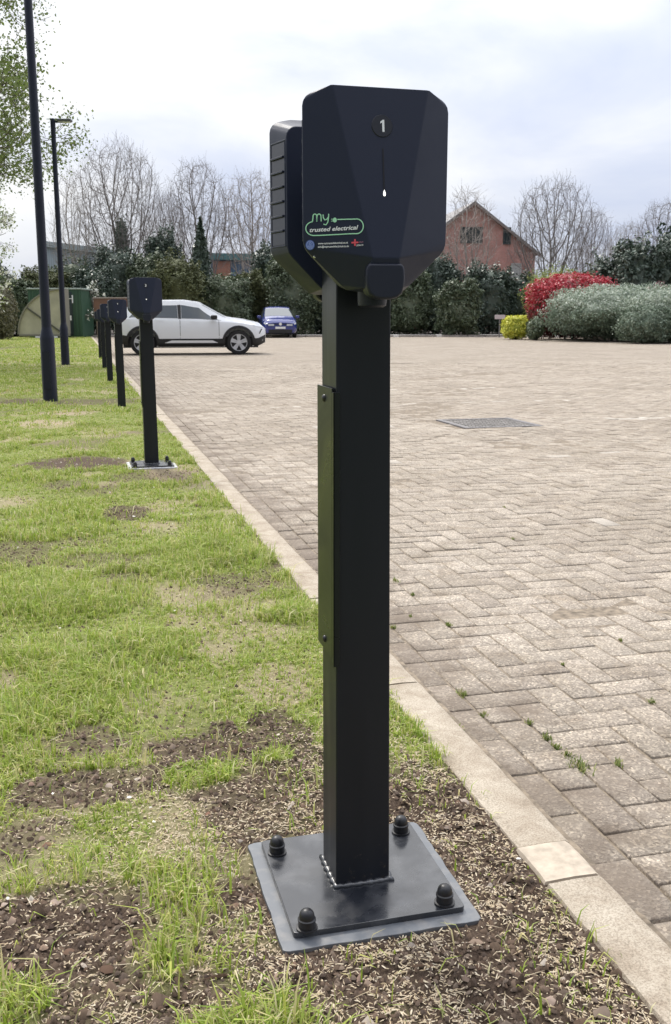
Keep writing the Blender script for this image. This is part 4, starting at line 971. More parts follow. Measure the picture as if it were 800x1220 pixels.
# evergreen belt: (x, halfwidth px, top y, d, kind, label)
G = 'evergreen belt at the far side of the car park'
belt = [
 (-14, 34, 318, 56, 'dark', 'dark evergreen shrub at the left edge behind the olive bush'),
 (14, 26, 330, 55, 'mid', 'mid green shrub just left of the green cabin'),
 (50, 34, 318, 58, 'olive', 'olive green conifer showing above the green cabin'),
 (84, 30, 314, 60, 'mid', 'mid green shrub above the right end of the green cabin'),
 (112, 26, 320, 55, 'dark', 'dark glossy shrub right of the green cabin'),
 (140, 34, 292, 58, 'dark', 'dark evergreen below the ivy-clad bare tree'),
 (176, 26, 304, 57, 'mid', 'broad mid green evergreen left above the white car roof'),
 (196, 22, 276, 61, 'dark', 'dark evergreen with a rounded top left of the pointed conifer'),
 (212, 34, 306, 55, 'olive', 'olive green conifer above the white car bonnet'),
 (268, 36, 330, 56, 'mid', 'low mid green shrub behind the front of the white car'),
 (296, 26, 322, 58, 'olive', 'olive shrub left of the blue car under the teal roofed shed'),
 (324, 24, 290, 60, 'dark', 'tall dark evergreen above the blue car'),
 (350, 34, 300, 56, 'mid', 'mid green evergreen just left of the nearest post'),
 (395, 34, 312, 57, 'dark', 'dark evergreen hidden mostly behind the nearest post'),
 (440, 34, 318, 57, 'mid', 'mid green evergreen hidden behind the nearest post'),
 (486, 32, 322, 56, 'mid', 'mid green evergreen just right of the nearest post'),
 (520, 30, 306, 58, 'dark', 'dark evergreen peak left of the brick gable'),
 (548, 28, 336, 54, 'mid', 'low mid green shrub beneath the brick gable'),
 (584, 32, 316, 57, 'dark', 'dark broad shrub below the gable windows with the small sign'),
 (618, 26, 330, 58, 'dark', 'dark evergreen behind the yellow bush'),
]
for i, (x, hw, ty, d, kd, lb) in enumerate(belt):
    shrub('evergreen_shrub', lb, 'shrub', x, 400, d, hw, ty, FO[kd], 15000, .15, G, seed=100+i, box_=.62, rough=.3)
shrub('pointed_conifer', 'pointed dark conifer standing above the hedge behind the white car', 'conifer', 240, 400, 58, 17, 262, FO['dark'], 5000, .2, seed=50, cone=True, rough=.35)
shrub('yellow_green_conifer', 'soft yellow-green conifer hedge behind the red bush', 'conifer', 668, 400, 54, 44, 318, FO['lime'], 8000, .12, seed=51, rough=.2)
shrub('yellow_green_conifer', 'second yellow-green conifer between the red bush and the dark evergreens', 'conifer', 712, 400, 56, 34, 314, FO['olive'], 6000, .12, seed=52, rough=.2)
shrub('laurel_tree', 'tall dark evergreen tree above the grey-green bush at the right', 'tree', 762, 400, 50, 36, 282, FO['dark'], 9000, .2, seed=53, rough=.38)
shrub('laurel_tree', 'dark evergreen tree cut by the right picture edge', 'tree', 818, 400, 51, 34, 272, FO['dark'], 8000, .2, seed=54, rough=.35)
shrub('laurel_tree', 'lower dark evergreen tree left of the tall one at the right', 'tree', 728, 400, 51, 22, 312, FO['dark'], 5000, .19, seed=57, rough=.35)
shrub('purple_shrub', 'dark purple spiky shrub at the right edge behind the grey-green bush', 'shrub', 786, 400, 48, 16, 338, FO['purple'], 2500, .25, seed=55)
shrub('olive_bush', 'round drab olive bush at the left picture edge beside the shelter', 'bush', -4, 400, 46, 20, 342, FO['drab'], 4500, .12, seed=56)
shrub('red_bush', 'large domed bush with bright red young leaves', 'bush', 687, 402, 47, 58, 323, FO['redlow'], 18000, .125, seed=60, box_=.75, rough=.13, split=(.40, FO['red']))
shrub('grey_bush', 'wide domed grey-green bush overlapping the red bush', 'bush', 738, 404, 43, 82, 338, FO['grey'], 22000, .10, seed=61, box_=.95, rough=.20, split=(.5, FO['greytip']), depth=2.4)
shrub('grey_bush', 'grey-green bush cut by the right picture edge, in front of the wide one', 'bush', 815, 404, 40.5, 66, 342, FO['grey'], 16000, .10, seed=62, box_=.9, rough=.24, split=(.55, FO['greytip']))
shrub('grey_bush', 'low grey-green mound in front of the two larger grey-green bushes', 'bush', 775, 406, 39.6, 34, 366, FO['grey'], 7000, .09, seed=69, box_=.95, rough=.22, depth=.9)
shrub('yellow_bush', 'small clipped golden yellow bush beside the far kerb', 'bush', 617, 398, 47, 18, 375, FO['yellow'], 3500, .10, seed=63, box_=.6, rough=.2)
shrub('green_underplant', 'low green plant squeezed between the yellow bush and the red bush', 'plant', 641, 399, 45.5, 10, 378, FO['mid'], 1500, .12, seed=64)
# left leafy tree and blossom tree
def leafy_tree(name, label, X, Y, cfg, L, r, seed, leafm, per, size, spread, lean=(0, 0, 1), extra=None, scale=1):
    rng = np.random.RandomState(seed); segs = []; tips = []
    grow(rng, segs, np.array([0, 0, 0.]), np.array(lean, float), L, r, 0, 4, cfg, tips)
    t = empty(name, label, 'tree', (X, Y, -.05)); t.scale = (scale,)*3
    A = tubes([s for s in segs if s[2] < 2], 8); ma = npmesh('trunk', *A, 4); ma.shade_smooth(); link('trunk', ma, M['bark'], t)
    Bq = tubes([s for s in segs if s[2] >= 2], 3); link('branches', npmesh('branches', *Bq, 4), M['bark'], t)
    T = np.array(tips); P = np.repeat(T, per, 0)+rng.randn(len(T)*per, 3)*spread
    Vl, Fl = leafquads(P, np.tile([0, 0, .6], (len(P), 1)), size, rng, .6); link('crown', npmesh('crown', Vl, Fl, 4), leafm, t)
    if extra:
        T2 = T[rng.rand(len(T)) < extra[0]]; P = np.repeat(T2, extra[1], 0)+rng.randn(len(T2)*extra[1], 3)*spread*.8
        Vl, Fl = leafquads(P, np.tile([0, 0, .6], (len(P), 1)), extra[2], rng, .9); link('blossom', npmesh('blossom', Vl, Fl, 4), extra[3], t)
    return t
LF = dict(up=.02, wob=.10, taper=.7, rmin=.006, n=[20, 9, 7, 4], t0=[.12, .2, .2, .2], ang=[66, 44, 42, 42], lk=[.50, .48, .5, .5], rk=.48)
leafy_tree('spring_tree', 'tall leafy spring tree leaning in from the left picture edge', -10.5, 23.5, LF, 12, .19, 6, FO['spring'], 10, .078, .17)
leafy_tree('blossom_tree', 'small tree in white blossom behind the nearer lamp post', -13.9, 38, dict(LF, n=[10, 6, 5, 3]), 5.2, .1, 12, FO['spring'], 2, .09, .12, extra=(.6, 2, .10, FO['blossom']))
leafy_tree('blossom_tree', 'thin white blossom sapling beside the brown board', at(116, YH, 53)[0], 53.2, dict(LF, n=[8, 5, 4, 2], t0=[.3, .25, .2, .2]), 2.6, .04, 15, FO['mid'], 1, .08, .08, extra=(.22, 2, .12, FO['blossom']))

# ------------------------------------------------------------------ far kerb, path and bed
def poly_kerb(name, pts, w, h, m, z0=PZ):
    bm = bmesh.new()
    for (x0, y0), (x1, y1) in zip(pts, pts[1:]):
        dx, dy = x1-x0, y1-y0; ln = math.hypot(dx, dy); nx, ny = -dy/ln, dx/ln; k = max(1, int(ln/.92))
        for i in range(k):
            a = i/k+.004; b_ = (i+1)/k-.004; P = []
            for t in (a, b_):
                for s in (0, w): 
                    for z in (z0-.05, z0+h+.004*math.sin(i*3.3)): P.append(bm.verts.new((x0+dx*t+nx*s, y0+dy*t+ny*s, z)))
            for f in ((0, 1, 3, 2), (4, 6, 7, 5), (0, 4, 5, 1), (2, 3, 7, 6), (0, 2, 6, 4), (1, 5, 7, 3)): bm.faces.new([P[q] for q in f])
    o = frombm(name, bm, m); return tag(o, kind='structure')
kg = simple('far_kerb_concrete', (.33, .30, .27), .9, var=.25, vscale=3)
A0 = gp(98, 402)[:2]; A1 = gp(470, 401.0)[:2]; A2 = gp(600, 400.6)[:2]; A3 = gp(1000, 409)[:2]
c0 = W3(.87, 54.2)[:2]
poly_kerb('far_kerb', [c0, tuple(A1), tuple(A2)], .15, .10, kg)
poly_kerb('bed_kerb', [tuple(A2), tuple(A3)], .15, .12, kg)
# pale footpath behind the far kerb
fp = simple('footpath_concrete', (.42, .40, .37), .9, var=.15, vscale=1.5)
V4 = np.array([[c0[0], c0[1]+.15, PZ+.09], [A1[0], A1[1]+.16, PZ+.09], [A2[0]-.05, A2[1]+.2, PZ+.09], [A2[0]+1, A2[1]+2.2, PZ+.09], [A1[0], A1[1]+2.2, PZ+.09], [c0[0], c0[1]+2.2, PZ+.09]])
tag(link('footpath', npmesh('footpath', V4, np.array([[0, 1, 4, 5], [1, 2, 3, 4]]), 4), fp), kind='structure')
bedm = simple('bed_soil', (.045, .034, .026), .95, var=.5, vscale=8)
V4 = np.array([[A2[0], A2[1]+.12, PZ+.08], [A3[0], A3[1]+.15, PZ+.08], [A3[0]+30, A3[1]+60, PZ+.08], [A2[0]+1, A2[1]+60, PZ+.08], [-60, A2[1]+60, PZ+.04], [-60, A2[1]+2.3, PZ+.04], [A2[0]+1, A2[1]+2.3, PZ+.08]])
tag(link('planting_bed', npmesh('planting_bed', V4, np.array([[0, 1, 2, 3], [6, 3, 4, 5]]), 4), bedm), kind='structure')
wp = simple('white_marker_paint', (.78, .77, .74), .6, var=.1)
for x, lb in ((472, 'white marker block on the far kerb just right of the nearest post'), (523, 'white marker block on the far kerb beneath the brick gable'), (629, 'white marker block on the bed kerb beside the yellow bush'), (663, 'white marker block on the bed kerb beneath the red bush'),
              (702, 'white marker block on the bed kerb beneath the wide grey-green bush'), (796, 'white marker block on the bed kerb at the right picture edge')):
    if x < 600: t = (x-470)/130; P = A1+(A2-A1)*t; dv = A2-A1
    else:
        dv = A3-A2; r_ = ray(x, 402); s_ = (r_[0]*A2[1]-r_[1]*A2[0])/(r_[1]*dv[0]-r_[0]*dv[1]); P = A2+dv*s_
    bm = bmesh.new(); box(bm, -.14, .14, -.012, .17, -.02, .13+PZ); o = frombm('marker_block', bm, wp); bevel(o, .008)
    o.location = (P[0], P[1], 0); o.rotation_euler.z = math.atan2(dv[1], dv[0]); tag(o, lb, 'kerb marker', 'white marker blocks on the far kerbs')

# ------------------------------------------------------------------ buildings
def brick_mat(name, c1, c2, mortar):
    m, n, l, b = mat(name); t = n.new('ShaderNodeTexCoord'); mp = n.new('ShaderNodeMapping'); mp.inputs['Rotation'].default_value = (R(90), 0, 0)
    l.new(t.outputs['Object'], mp.inputs[0]); x = n.new('ShaderNodeTexBrick'); l.new(mp.outputs[0], x.inputs['Vector'])
    x.inputs['Color1'].default_value = (*c1, 1); x.inputs['Color2'].default_value = (*c2, 1); x.inputs['Mortar'].default_value = (*mortar, 1)
    x.inputs['Scale'].default_value = 1; x.inputs['Brick Width'].default_value = .225; x.inputs['Row Height'].default_value = .075; x.inputs['Mortar Size'].default_value = .012
    y = n.new('ShaderNodeTexNoise'); y.inputs['Scale'].default_value = 1.2; y.inputs['Detail'].default_value = 6; l.new(t.outputs['Object'], y.inputs['Vector'])
    r = n.new('ShaderNodeValToRGB'); r.color_ramp.elements[0].position = .3; r.color_ramp.elements[0].color = (.75, .72, .72, 1); r.color_ramp.elements[1].position = .7; r.color_ramp.elements[1].color = (1.15, 1.1, 1.1, 1); l.new(y.outputs[0], r.inputs[0])
    q = n.new('ShaderNodeMix'); q.data_type = 'RGBA'; q.blend_type = 'MULTIPLY'; q.inputs[0].default_value = .9; l.new(x.outputs[0], q.inputs[6]); l.new(r.outputs[0], q.inputs[7]); l.new(q.outputs[2], b.inputs['Base Color']); b.inputs['Roughness'].default_value = .9
    return m
bk = brick_mat('red_brick', (.60, .25, .20), (.53, .21, .17), (.58, .46, .41))
D = 76; S = D/(F_PX/math.cos(PITCH))
ax_ = (562-400)/F_PX*D*1.0; zt = HC+(YH-247)*S; ze = HC+(YH-302)*S; hwb = 75*S
bh = empty('brick_house', 'red brick building end with a pointed gable and dark barred window', 'building', (at(562, YH, D)[0], D, 0), R(6))
bm = bmesh.new(); prism(bm, [(-hwb, -.1), (hwb, -.1), (hwb, ze), (0, zt), (-hwb, ze)], lambda a, b_, d: (a, d, b_), 0, 18); frombm('wall', bm, bk, bh)
rf = simple('roof_tile', (.30, .29, .29), .8, var=.2, vscale=4); bm = bmesh.new()
for s in (-1, 1):
    sl_ = (zt-ze)/hwb; P = [(0, zt+.02), (s*(hwb+.35), ze-.35*sl_+.02), (s*(hwb+.35), ze-.35*sl_+.12), (0, zt+.12)]
    prism(bm, P, lambda a, b_, d: (a, d, b_), -.25, 18.2)
frombm('roof', bm, rf, bh)
bg_ = simple('barge', (.30, .24, .22), .7); bm = bmesh.new()
for s in (-1, 1):
    P = [(0, zt-.14), (s*(hwb+.34), ze-.35*sl_-.14), (s*(hwb+.34), ze-.35*sl_+.0), (0, zt+.0)]
    prism(bm, P, lambda a, b_, d: (a, d, b_), -.28, -.1)
frombm('barge_board', bm, bg_, bh)
dg_ = simple('dark_glass', (.03, .045, .05), .15); fr_ = simple('dark_frame', (.05, .06, .06), .5); pal = simple('pale_panel', (.5, .5, .48), .6)
def win(x0, x1, y0, y1, bars, m1, m2, parent, ox, wallY=0, SS=S):
    a0, a1 = (x0-ox)*SS, (x1-ox)*SS; z1, z0 = HC+(YH-y0)*SS, HC+(YH-y1)*SS
    w = boxobj('window', a0, a1, wallY-.02, wallY+.05, z0, z1, m1, parent)
    bm = bmesh.new()
    for i in range(bars+1): c = a0+(a1-a0)*i/bars; box(bm, c-.05, c+.05, wallY-.06, wallY-.021, z0, z1)
    for z in (z0, z1): box(bm, a0-.05, a1+.05, wallY-.07, wallY-.062, z-.05, z+.05)
    frombm('frame', bm, m2, w)
win(547, 572, 275, 292, 5, dg_, fr_, bh, 562); win(598, 606, 275, 293, 2, dg_, fr_, bh, 562); win(609, 620, 316, 332, 1, pal, pal, bh, 562)
def clad_mat(name, col):
    m, n, l, b = mat(name); t = n.new('ShaderNodeTexCoord'); x = n.new('ShaderNodeTexWave'); x.inputs['Scale'].default_value = 1.6; l.new(t.outputs['Object'], x.inputs['Vector'])
    r = n.new('ShaderNodeValToRGB'); r.color_ramp.elements[0].color = (*[c*.8 for c in col], 1); r.color_ramp.elements[1].color = (*col, 1); l.new(x.outputs[0], r.inputs[0]); l.new(r.outputs[0], b.inputs['Base Color']); b.inputs['Roughness'].default_value = .5; return m
def shed(name, label, x0, x1, ytop_l, ytop_r, d, wall, roofc, brickpart=None):
    SS = d/(F_PX/math.cos(PITCH)); P = at(x0, YH, d)[0]; t = empty(name, label, 'building', (P, d, 0)); w = (x1-x0)*SS; zl = HC+(YH-ytop_l)*SS; zr = HC+(YH-ytop_r)*SS
    bm = bmesh.new(); prism(bm, [(0, -.1), (w, -.1), (w, zr-.5), (0, zl-.5)], lambda a, b_, q: (a, q, b_), 0, 14); frombm('wall', bm, wall, t)
    bm = bmesh.new(); prism(bm, [(-.2, zl-.498), (w+.2, zr-.498), (w+.2, zr), (-.2, zl)], lambda a, b_, q: (a, q, b_), -.3, 14.2); frombm('fascia', bm, roofc, t)
    bm = bmesh.new(); prism(bm, [(-.2, zl+.002), (w+.2, zr+.002), (w+.2, zr+.06), (-.2, zl+.06)], lambda a, b_, q: (a, q, b_), 1.5, 14.2); frombm('roof', bm, simple('sheet_roof', (.42, .42, .42), .6, var=.1), t)
    if brickpart:
        a0, a1 = [(q-x0)*SS for q in brickpart]; boxobj('brick_panel', a0, a1, -.12, -.002, -.1, min(zl, zr)-.55, brick_mat('orange_brick', (.42, .17, .10), (.35, .14, .09), (.4, .3, .25)), t)
    return t
shed('industrial_shed', 'pale teal clad shed seen over the trees behind the lamp posts', 60, 130, 290, 299, 92, clad_mat('teal_cladding', (.44, .52, .55)), clad_mat('teal_edge', (.46, .54, .56)))
shed('industrial_shed', 'low shed with a teal fascia and orange brick above the white car bonnet', 252, 312, 304, 305, 80, clad_mat('blue_cladding', (.12, .20, .30)), simple('teal_fascia', (.10, .24, .25), .5), (256, 276))

# ------------------------------------------------------------------ green cabin, curved shelter, board, small sign
D = 51.5; S = D/(F_PX/math.cos(PITCH)); P = at(35, YH, D)
cb = empty('green_cabin', 'dark green ribbed steel cabin behind the curved shelter', 'cabin', (P[0], D, 0)); w = 63*S; h = HC+(YH-344)*S
gr = clad_mat('green_steel', (.045, .105, .065)); bm = bmesh.new(); box(bm, 0, w, 0, 2.4, 0, h-.08); k = 0
while .05+k*.16 < w-.1: box(bm, .05+k*.16, .12+k*.16, -.025, -.001, .1, h-.15); k += 1
frombm('body', bm, gr, cb)
boxobj('roof', -.05, w+.05, -.05, 2.45, h-.078, h, simple('cabin_roof', (.30, .36, .32), .5), cb, .02)
dr = boxobj('door', 47*S, 52.5*S, -.06, -.03, .1, h-.2, simple('cabin_door', (.02, .035, .04), .4), cb, .005)
boxobj('notice', 48.5*S, 50.8*S, -.075, -.062, HC-.2, HC+.05, M['white'], dr)
bm = bmesh.new(); box(bm, 52.6*S, 53.6*S, -.12, -.026, h-.75, h-.35, Matrix.Translation((0, 0, 0))); box(bm, 48*S, 52.5*S, -.09, -.061, h-.55, h-.52); frombm('door_bracket', bm, M['white'], cb)
D = 49.5; S = D/(F_PX/math.cos(PITCH)); P = at(76, YH, D)
sh = empty('curved_shelter', 'beige quarter-round shelter panel raised on white blocks', 'shelter', (P[0], D, 0)); rr = 54*S; z0 = HC-(398-YH)*S; hh = (398-346)*S
can = simple('beige_sheet', (.42, .40, .30), .6, var=.18, vscale=1.5)
arcp = [(0, z0), (0, z0+hh)]+[(-rr*math.sin(R(a)), z0+hh*math.cos(R(a))) for a in range(6, 91, 6)]
bm = bmesh.new(); prism(bm, arcp, lambda a, b_, d: (a, d, b_), 0, .9); frombm('panel', bm, can, sh)
bm = bmesh.new(); op = arcp[1:]
for (a0, b0), (a1, b1) in zip(op, op[1:]):
    k0, k1 = 1.03, 1.03; c = lambda a, b_, k_: (a*k_, z0+(b_-z0)*k_)
    prism(bm, [(a0, b0), (a1, b1), c(a1, b1, k1), c(a0, b0, k0)], lambda a, b_, d: (a, d, b_), -.06, .95)
box(bm, -rr, .06, -.05, .92, z0-.08, z0-.002); box(bm, .001, .07, -.05, .92, z0, z0+hh+.06); frombm('rim', bm, simple('rim_grey', (.22, .21, .17), .6), sh)
bm = bmesh.new(); a0, b0 = -rr*.80, z0+hh*.60; ln = math.hypot(a0, b0-z0); box(bm, 0, ln*1.0, -.045, -.003, -.04, .04, Matrix.Translation((a0, 0, b0))@Matrix.Rotation(math.atan2(b0-z0, -a0), 4, 'Y')); frombm('strut', bm, simple('strut_dark', (.10, .10, .08), .6), sh)
for x in (-32, -11): boxobj('foot_block', x*S-.12, x*S+.12, -.05, .4, -.02, z0-.082, M['white'], sh, .01)
D = 50; S = D/(F_PX/math.cos(PITCH)); P = at(133.5, YH, D)
bd = empty('brown_board', 'brown timber board on two thin posts at the end of the charger row', 'board', (P[0], D, 0))
boxobj('panel', -21*S, 21*S, -.03, .03, HC-(371.5-YH)*-1*0+HC*0+(YH-371.5)*S, HC+(YH-356)*S, simple('brown_timber', (.16, .085, .06), .7, var=.3, vscale=3), bd, .01)
boxobj('top_rail', -21.6*S, 21.6*S, -.05, .05, HC+(YH-356)*S+.002, HC+(YH-354.6)*S, simple('grey_rail', (.34, .29, .27), .7), bd)
for x in (-17.5, 17.5): boxobj('leg', x*S-.05, x*S+.05, .032, .10, -.1, HC+(YH-357)*S, simple('post_timber', (.22, .17, .13), .8), bd)
D = 54; S = D/(F_PX/math.cos(PITCH)); P = at(588, YH, D)
sg = empty('small_sign', 'small pale rectangular sign on a post before the dark shrubs', 'sign', (P[0], D-2.2, 0))
boxobj('panel', -6*S, 6*S, -.02, .02, HC+(YH-380)*S, HC+(YH-375.2)*S, simple('sign_pale', (.62, .56, .58), .6), sg, .004); boxobj('post', -.03, .03, .022, .07, -.1, HC+(YH-376)*S, simple('sign_post', (.2, .2, .2), .6), sg)

# ------------------------------------------------------------------ cars
glass = simple('car_glass', (.07, .085, .095), .04, spec=.9); tyre = simple('tyre', (.015, .015, .016), .8); clad = simple('black_cladding', (.02, .02, .022), .6)
alloy = simple('alloy', (.62, .63, .66), .35); hl = simple('headlamp', (.6, .63, .66), .1, coat=1)
def interp(tab, x): return np.interp(x, [t[0] for t in tab], [t[1] for t in tab])
class Car:
    def __init__(s, T): s.T = T
    def ring(s, x):
        T = s.T; zb = interp(T['bot'], x); zs = interp(T['belt'], x); zr = interp(T['top'], x); wb = interp(T['w'], x); wr = interp(T['wr'], x)
        zs = min(zs, zr-.01)
        return np.array([(0, zb), (wb*.86, zb), (wb*.97, zb+.10), (wb, zb+.28), (wb*.985, (zb+.28+zs)/2), (wb*.965, zs-.03), (wb*.945, zs), (wr*1.02, max(zr-.09, zs+.002)), (wr*.95, zr-.025), (wr*.6, zr), (0, zr+.012)])
    def pt(s, x, q, side, off=0):
        r = s.ring(x); i = min(int(q), len(r)-2); f = q-i; p = r[i]*(1-f)+r[i+1]*f; t = r[i+1]-r[i]; n_ = np.array([t[1], -t[0]]); n_ /= np.linalg.norm(n_)+1e-9
        p = p+n_*off; return (x, side*p[0], p[1])
def car_body(T, name, m, parent, wheels, wr_):
    c = Car(T); xs = np.linspace(T['x0'], T['x1'], 90); bm = bmesh.new(); rows = []
    for x in xs:
        r = c.ring(x); ring = [bm.verts.new((x, p[0], p[1])) for p in r]+[bm.verts.new((x, -p[0], p[1])) for p in r[-2:0:-1]]; rows.append(ring)
    for a, b_ in zip(rows, rows[1:]):
        for i in range(len(a)): j = (i+1) % len(a); bm.faces.new((a[i], a[j], b_[j], b_[i]))
    bm.faces.new(rows[0]); bm.faces.new(rows[-1][::-1]); o = frombm(name, bm, m, parent, 35)
    cut = bmesh.new()
    for wx, wz, _ in wheels: lathe(cut, [(wr_+.06, -.95), (wr_+.06, -.52)], 32, Matrix.Translation((wx, 0, wz))@Matrix.Rotation(math.pi/2, 4, 'X')); lathe(cut, [(wr_+.06, .52), (wr_+.06, .95)], 32, Matrix.Translation((wx, 0, wz))@Matrix.Rotation(math.pi/2, 4, 'X'))
    co = frombm('cutter', cut); co.parent = parent; md = o.modifiers.new('b', 'BOOLEAN'); md.operation = 'DIFFERENCE'; md.object = co; md.solver = 'EXACT'
    bpy.context.view_layer.update(); dg = bpy.context.evaluated_depsgraph_get(); me = bpy.data.meshes.new_from_object(o.evaluated_get(dg)); o.modifiers.clear(); o.data = me; bpy.data.objects.remove(co)
    return o, c
def panel(c, name, m, parent, outline, side, off=.006, sub=4):
    """outline: list of (x,q) quads corners bl, br, tr, tl -> gridded patch lying on the body"""
    bm = bmesh.new(); bl, br, tr, tl = [np.array(p, float) for p in outline]; n_ = sub*3
    g = [[bm.verts.new(c.pt(*((bl*(1-a)+br*a)*(1-b_)+(tl*(1-a)+tr*a)*b_), side, off)) for a in np.linspace(0, 1, n_+1)] for b_ in np.linspace(0, 1, n_+1)]
    for i in range(n_):
        for j in range(n_): bm.faces.new((g[i][j], g[i][j+1], g[i+1][j+1], g[i+1][j]))
    return frombm(name, bm, m, parent, 60)
def top_panel(c, name, m, parent, x0, x1, q0, off=.006, xs_=None):
    bm = bmesh.new(); g = []
    for x in np.linspace(x0, x1, 9):
        row = [bm.verts.new(c.pt(x, q, 1, off)) for q in np.linspace(q0, 10, 6)]+[bm.verts.new(c.pt(x, q, -1, off)) for q in np.linspace(10, q0, 6)[1:]]; g.append(row)
    for a, b_ in zip(g, g[1:]):
        for i in range(len(a)-1): bm.faces.new((a[i], a[i+1], b_[i+1], b_[i]))
    return frombm(name, bm, m, parent, 60)
def wheel(parent, x, y, z, r_, side):
    t = bmesh.new(); Mx = Matrix.Translation((x, y, z))@Matrix.Rotation(-side*math.pi/2, 4, 'X')
    lathe(t, [(r_*.66, -.10), (r_*.92, -.10), (r_, -.07), (r_, .07), (r_*.95, .10), (r_*.70, .105), (r_*.68, .08)], 32, Mx)
    w = frombm('wheel', t, tyre, parent, 40)
    t = bmesh.new(); lathe(t, [(0, .03), (r_*.60, .03), (r_*.68, .085), (r_*.70, .085), (r_*.70, .03), (r_*.6, .0), (0, .0)], 32, Mx); frombm('rim_barrel', t, simple('rim_dark', (.04, .04, .04), .5), w, 40)
    t = bmesh.new()
    for k in range(5):
        for dd in (-.13, .13): box(t, -.032, .032, r_*.12, r_*.68, .05, .082, Mx@Matrix.Rotation(2*math.pi*k/5, 4, 'Z')@Matrix.Rotation(dd, 4, 'Z'))
    lathe(t, [(r_*.18, .04), (r_*.18, .085), (0, .09)], 16, Mx); lathe(t, [(r_*.645, .06), (r_*.645, .094), (r_*.71, .094), (r_*.71, .06)], 32, Mx); frombm('rim', t, alloy, w, 40)
    return w
def arch(c, parent, wx, wz, r_, side):
    bm = bmesh.new(); n_ = 22; A = []; Bq = []
    for i in range(n_+1):
        a = R(-12+204*i/n_); ca, sa = math.cos(a), math.sin(a)
        for rr_, lst in ((r_+.055, A), (r_+.13, Bq)): 
            x = wx+rr_*ca; z = max(wz+rr_*sa, .17); rg = c.ring(min(max(x, c.T['x0']+.02), c.T['x1']-.02)); y = np.interp(z, rg[1:7, 1], rg[1:7, 0])+.012; lst.append(bm.verts.new((x, side*y, z)))
    Ai = [bm.verts.new((v.co.x, v.co.y-side*.06, v.co.z)) for v in A]
    for i in range(n_): bm.faces.new((A[i], A[i+1], Bq[i+1], Bq[i])); bm.faces.new((A[i], A[i+1], Ai[i+1], Ai[i]))
    frombm('wheel_arch_trim', bm, clad, parent, 60)
# white car seen from its side, nose to the right
WT = dict(x0=-2.13, x1=2.13,
 bot=[(-2.13, .42), (-1.95, .30), (-1.2, .22), (1.4, .22), (1.9, .24), (2.13, .34)],
 belt=[(-2.13, .98), (-1.6, 1.02), (0, .97), (.9, .94), (1.4, .90), (2.13, .76)],
 top=[(-2.13, 1.06), (-2.0, 1.13), (-1.72, 1.37), (-1.45, 1.46), (-.8, 1.53), (-.2, 1.54), (.25, 1.48), (.85, 1.15), (1.05, 1.06), (1.5, 1.00), (1.95, .90), (2.13, .74)],
 w=[(-2.13, .68), (-2.0, .80), (-1.7, .87), (1.5, .88), (1.85, .82), (2.03, .70), (2.13, .55)],
 wr=[(-2.13, .55), (-1.7, .60), (-.8, .62), (.2, .62), (.8, .66), (1.1, .78), (1.8, .72), (2.13, .45)])
P = at(224, YH, 28.6)
wc = empty('parked_car', 'white compact SUV with black sills, side on behind the charging posts', 'car', (P[0], 28.6+.5, PZ), R(9), 'parked cars')
white = simple('white_car_paint', (.80, .82, .86), .3, coat=.8)
WH = [(-1.36, .345, 0), (1.34, .345, 0)]
body, c = car_body(WT, 'body', white, wc, WH, .345)
for s in (-1, 1):
    panel(c, 'rear_quarter_window', glass, body, [(-1.72, 6.10), (-1.28, 6.08), (-1.30, 6.80), (-1.52, 6.72)], s)
    panel(c, 'rear_window', glass, body, [(-1.22, 6.08), (-.36, 6.08), (-.38, 6.86), (-1.20, 6.84)], s)
    panel(c, 'front_window', glass, body, [(-.26, 6.08), (.86, 6.12), (.24, 6.80), (-.26, 6.86)], s)
    panel(c, 'door_pillar', clad, body, [(-.35, 6.05), (-.27, 6.05), (-.27, 6.88), (-.37, 6.88)], s, .005, 2)
    panel(c, 'sill', clad, body, [(-.93, 1.2), (.91, 1.2), (.91, 2.75), (-.93, 2.75)], s, .012)
    panel(c, 'sill_strip', white, body, [(-.75, 2.1), (.75, 2.1), (.60, 2.5), (-.55, 2.5)], s, .018)
    for x in (-1.20, -.31, .78):
        panel(c, 'door_seam', clad, body, [(x, 2.8), (x+.012, 2.8), (x+.012, 6.0), (x, 6.0)], s, .003, 2)
    for x in (-.95, .0): panel(c, 'door_handle', white, body, [(x, 4.95), (x+.2, 4.95), (x+.2, 5.15), (x, 5.15)], s, .03, 1)
    for wx, wz, _ in WH: arch(c, body, wx, wz, .345, s); wheel(wc, wx, s*.77, .345, .345, s)
    panel(c, 'headlight', hl, body, [(1.78, 5.2), (2.06, 5.2), (2.03, 6.0), (1.74, 6.1)], s, .008, 2)
    panel(c, 'tail_light', simple('tail_red', (.4, .02, .02), .2), body, [(-2.1, 5.0), (-1.8, 5.0), (-1.82, 6.0), (-2.1, 6.0)], s, .008, 2)
    panel(c, 'bumper_trim', clad, body, [(1.78, 1.1), (2.12, 1.1), (2.12, 2.7), (1.80, 2.7)], s, .010, 2)
    panel(c, 'bumper_slot', clad, body, [(1.92, 3.4), (1.955, 3.4), (2.03, 4.6), (1.995, 4.6)], s, .010, 2)
    panel(c, 'rear_bumper_trim', clad, body, [(-2.12, 1.1), (-1.78, 1.1), (-1.80, 2.9), (-2.12, 2.9)], s, .010, 2)
    bm = bmesh.new(); box(bm, .56, .74, s*.86, s*1.03, .99, 1.11); bevel(frombm('mirror', bm, clad, body, 40), .04, 3)
top_panel(c, 'windscreen', glass, body, .32, .98, 7.6)
top_panel(c, 'rear_screen', glass, body, -1.95, -1.6, 7.7)
boxobj('floor_pan', -1.9, 1.9, -.72, .72, .2, .5, clad, body)
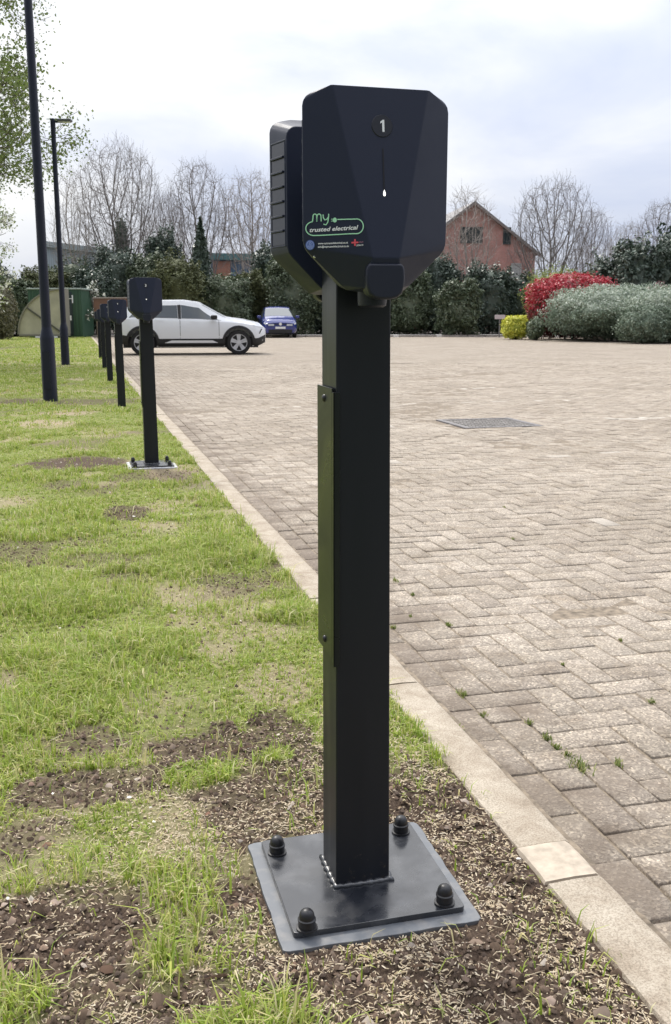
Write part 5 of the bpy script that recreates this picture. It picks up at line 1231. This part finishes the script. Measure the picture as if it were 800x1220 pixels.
# blue car seen from its front
BT = dict(x0=-2.1, x1=2.1,
 bot=[(-2.1, .35), (-1.8, .22), (1.8, .20), (2.1, .26)],
 belt=[(-2.1, 1.0), (0, .98), (1.3, .93), (2.1, .72)],
 top=[(-2.1, 1.2), (-1.9, 1.42), (-1.0, 1.58), (0, 1.58), (.35, 1.52), (1.25, 1.08), (1.5, 1.0), (1.95, .90), (2.1, .76)],
 w=[(-2.1, .7), (-1.8, .88), (1.6, .90), (1.95, .84), (2.1, .72)],
 wr=[(-2.1, .55), (-1.0, .62), (.3, .64), (1.2, .76), (1.8, .78), (2.1, .62)])
P = at(327.5, YH, 51)
bc = empty('parked_car', 'blue hatchback facing the camera in front of the hedge', 'car', (P[0], 53.0, PZ), R(-82), 'parked cars')
blue = simple('blue_car_paint', (.02, .035, .22), .25, coat=1)
WH = [(-1.35, .34, 0), (1.35, .34, 0)]
body, c = car_body(BT, 'body', blue, bc, WH, .34)
for s in (-1, 1):
    panel(c, 'side_window', glass, body, [(-1.6, 6.1), (.95, 6.1), (.25, 6.85), (-1.3, 6.85)], s)
    for wx, wz, _ in WH: wheel(bc, wx, s*.78, .34, .34, s)
    panel(c, 'headlight', hl, body, [(1.86, 4.9), (2.09, 4.3), (2.09, 5.8), (1.86, 6.0)], s, .010, 2)
    bm = bmesh.new(); box(bm, .75, .90, s*.90, s*1.10, .98, 1.12); bevel(frombm('mirror', bm, blue, body, 40), .04, 3)
    bm = bmesh.new(); box(bm, 2.095, 2.12, s*.32, s*.62, .60, .70); bevel(frombm('headlight', bm, hl, body, 40), .01)
top_panel(c, 'windscreen', glass, body, .42, 1.22, 7.5)
boxobj('lower_grille', 2.08, 2.125, -.60, .60, .24, .42, clad, body, .01); boxobj('number_plate', 2.10, 2.135, -.26, .26, .45, .56, M['white'], body, .003)
boxobj('front_strip', 2.10, 2.118, -.62, .62, .665, .70, clad, body)
bm = bmesh.new(); lathe(bm, [(.055, 0), (.075, 0), (.075, .015), (.055, .015)], 20, Matrix.Translation((2.12, 0, .69))@Matrix.Rotation(math.pi/2, 4, 'Y')); lathe(bm, [(.05, 0), (.05, .004)], 16, Matrix.Translation((2.119, 0, .69))@Matrix.Rotation(math.pi/2, 4, 'Y')); frombm('emblem', bm, M['white'], body, 40)
boxobj('floor_pan', -1.9, 1.9, -.72, .72, .2, .5, clad, body)
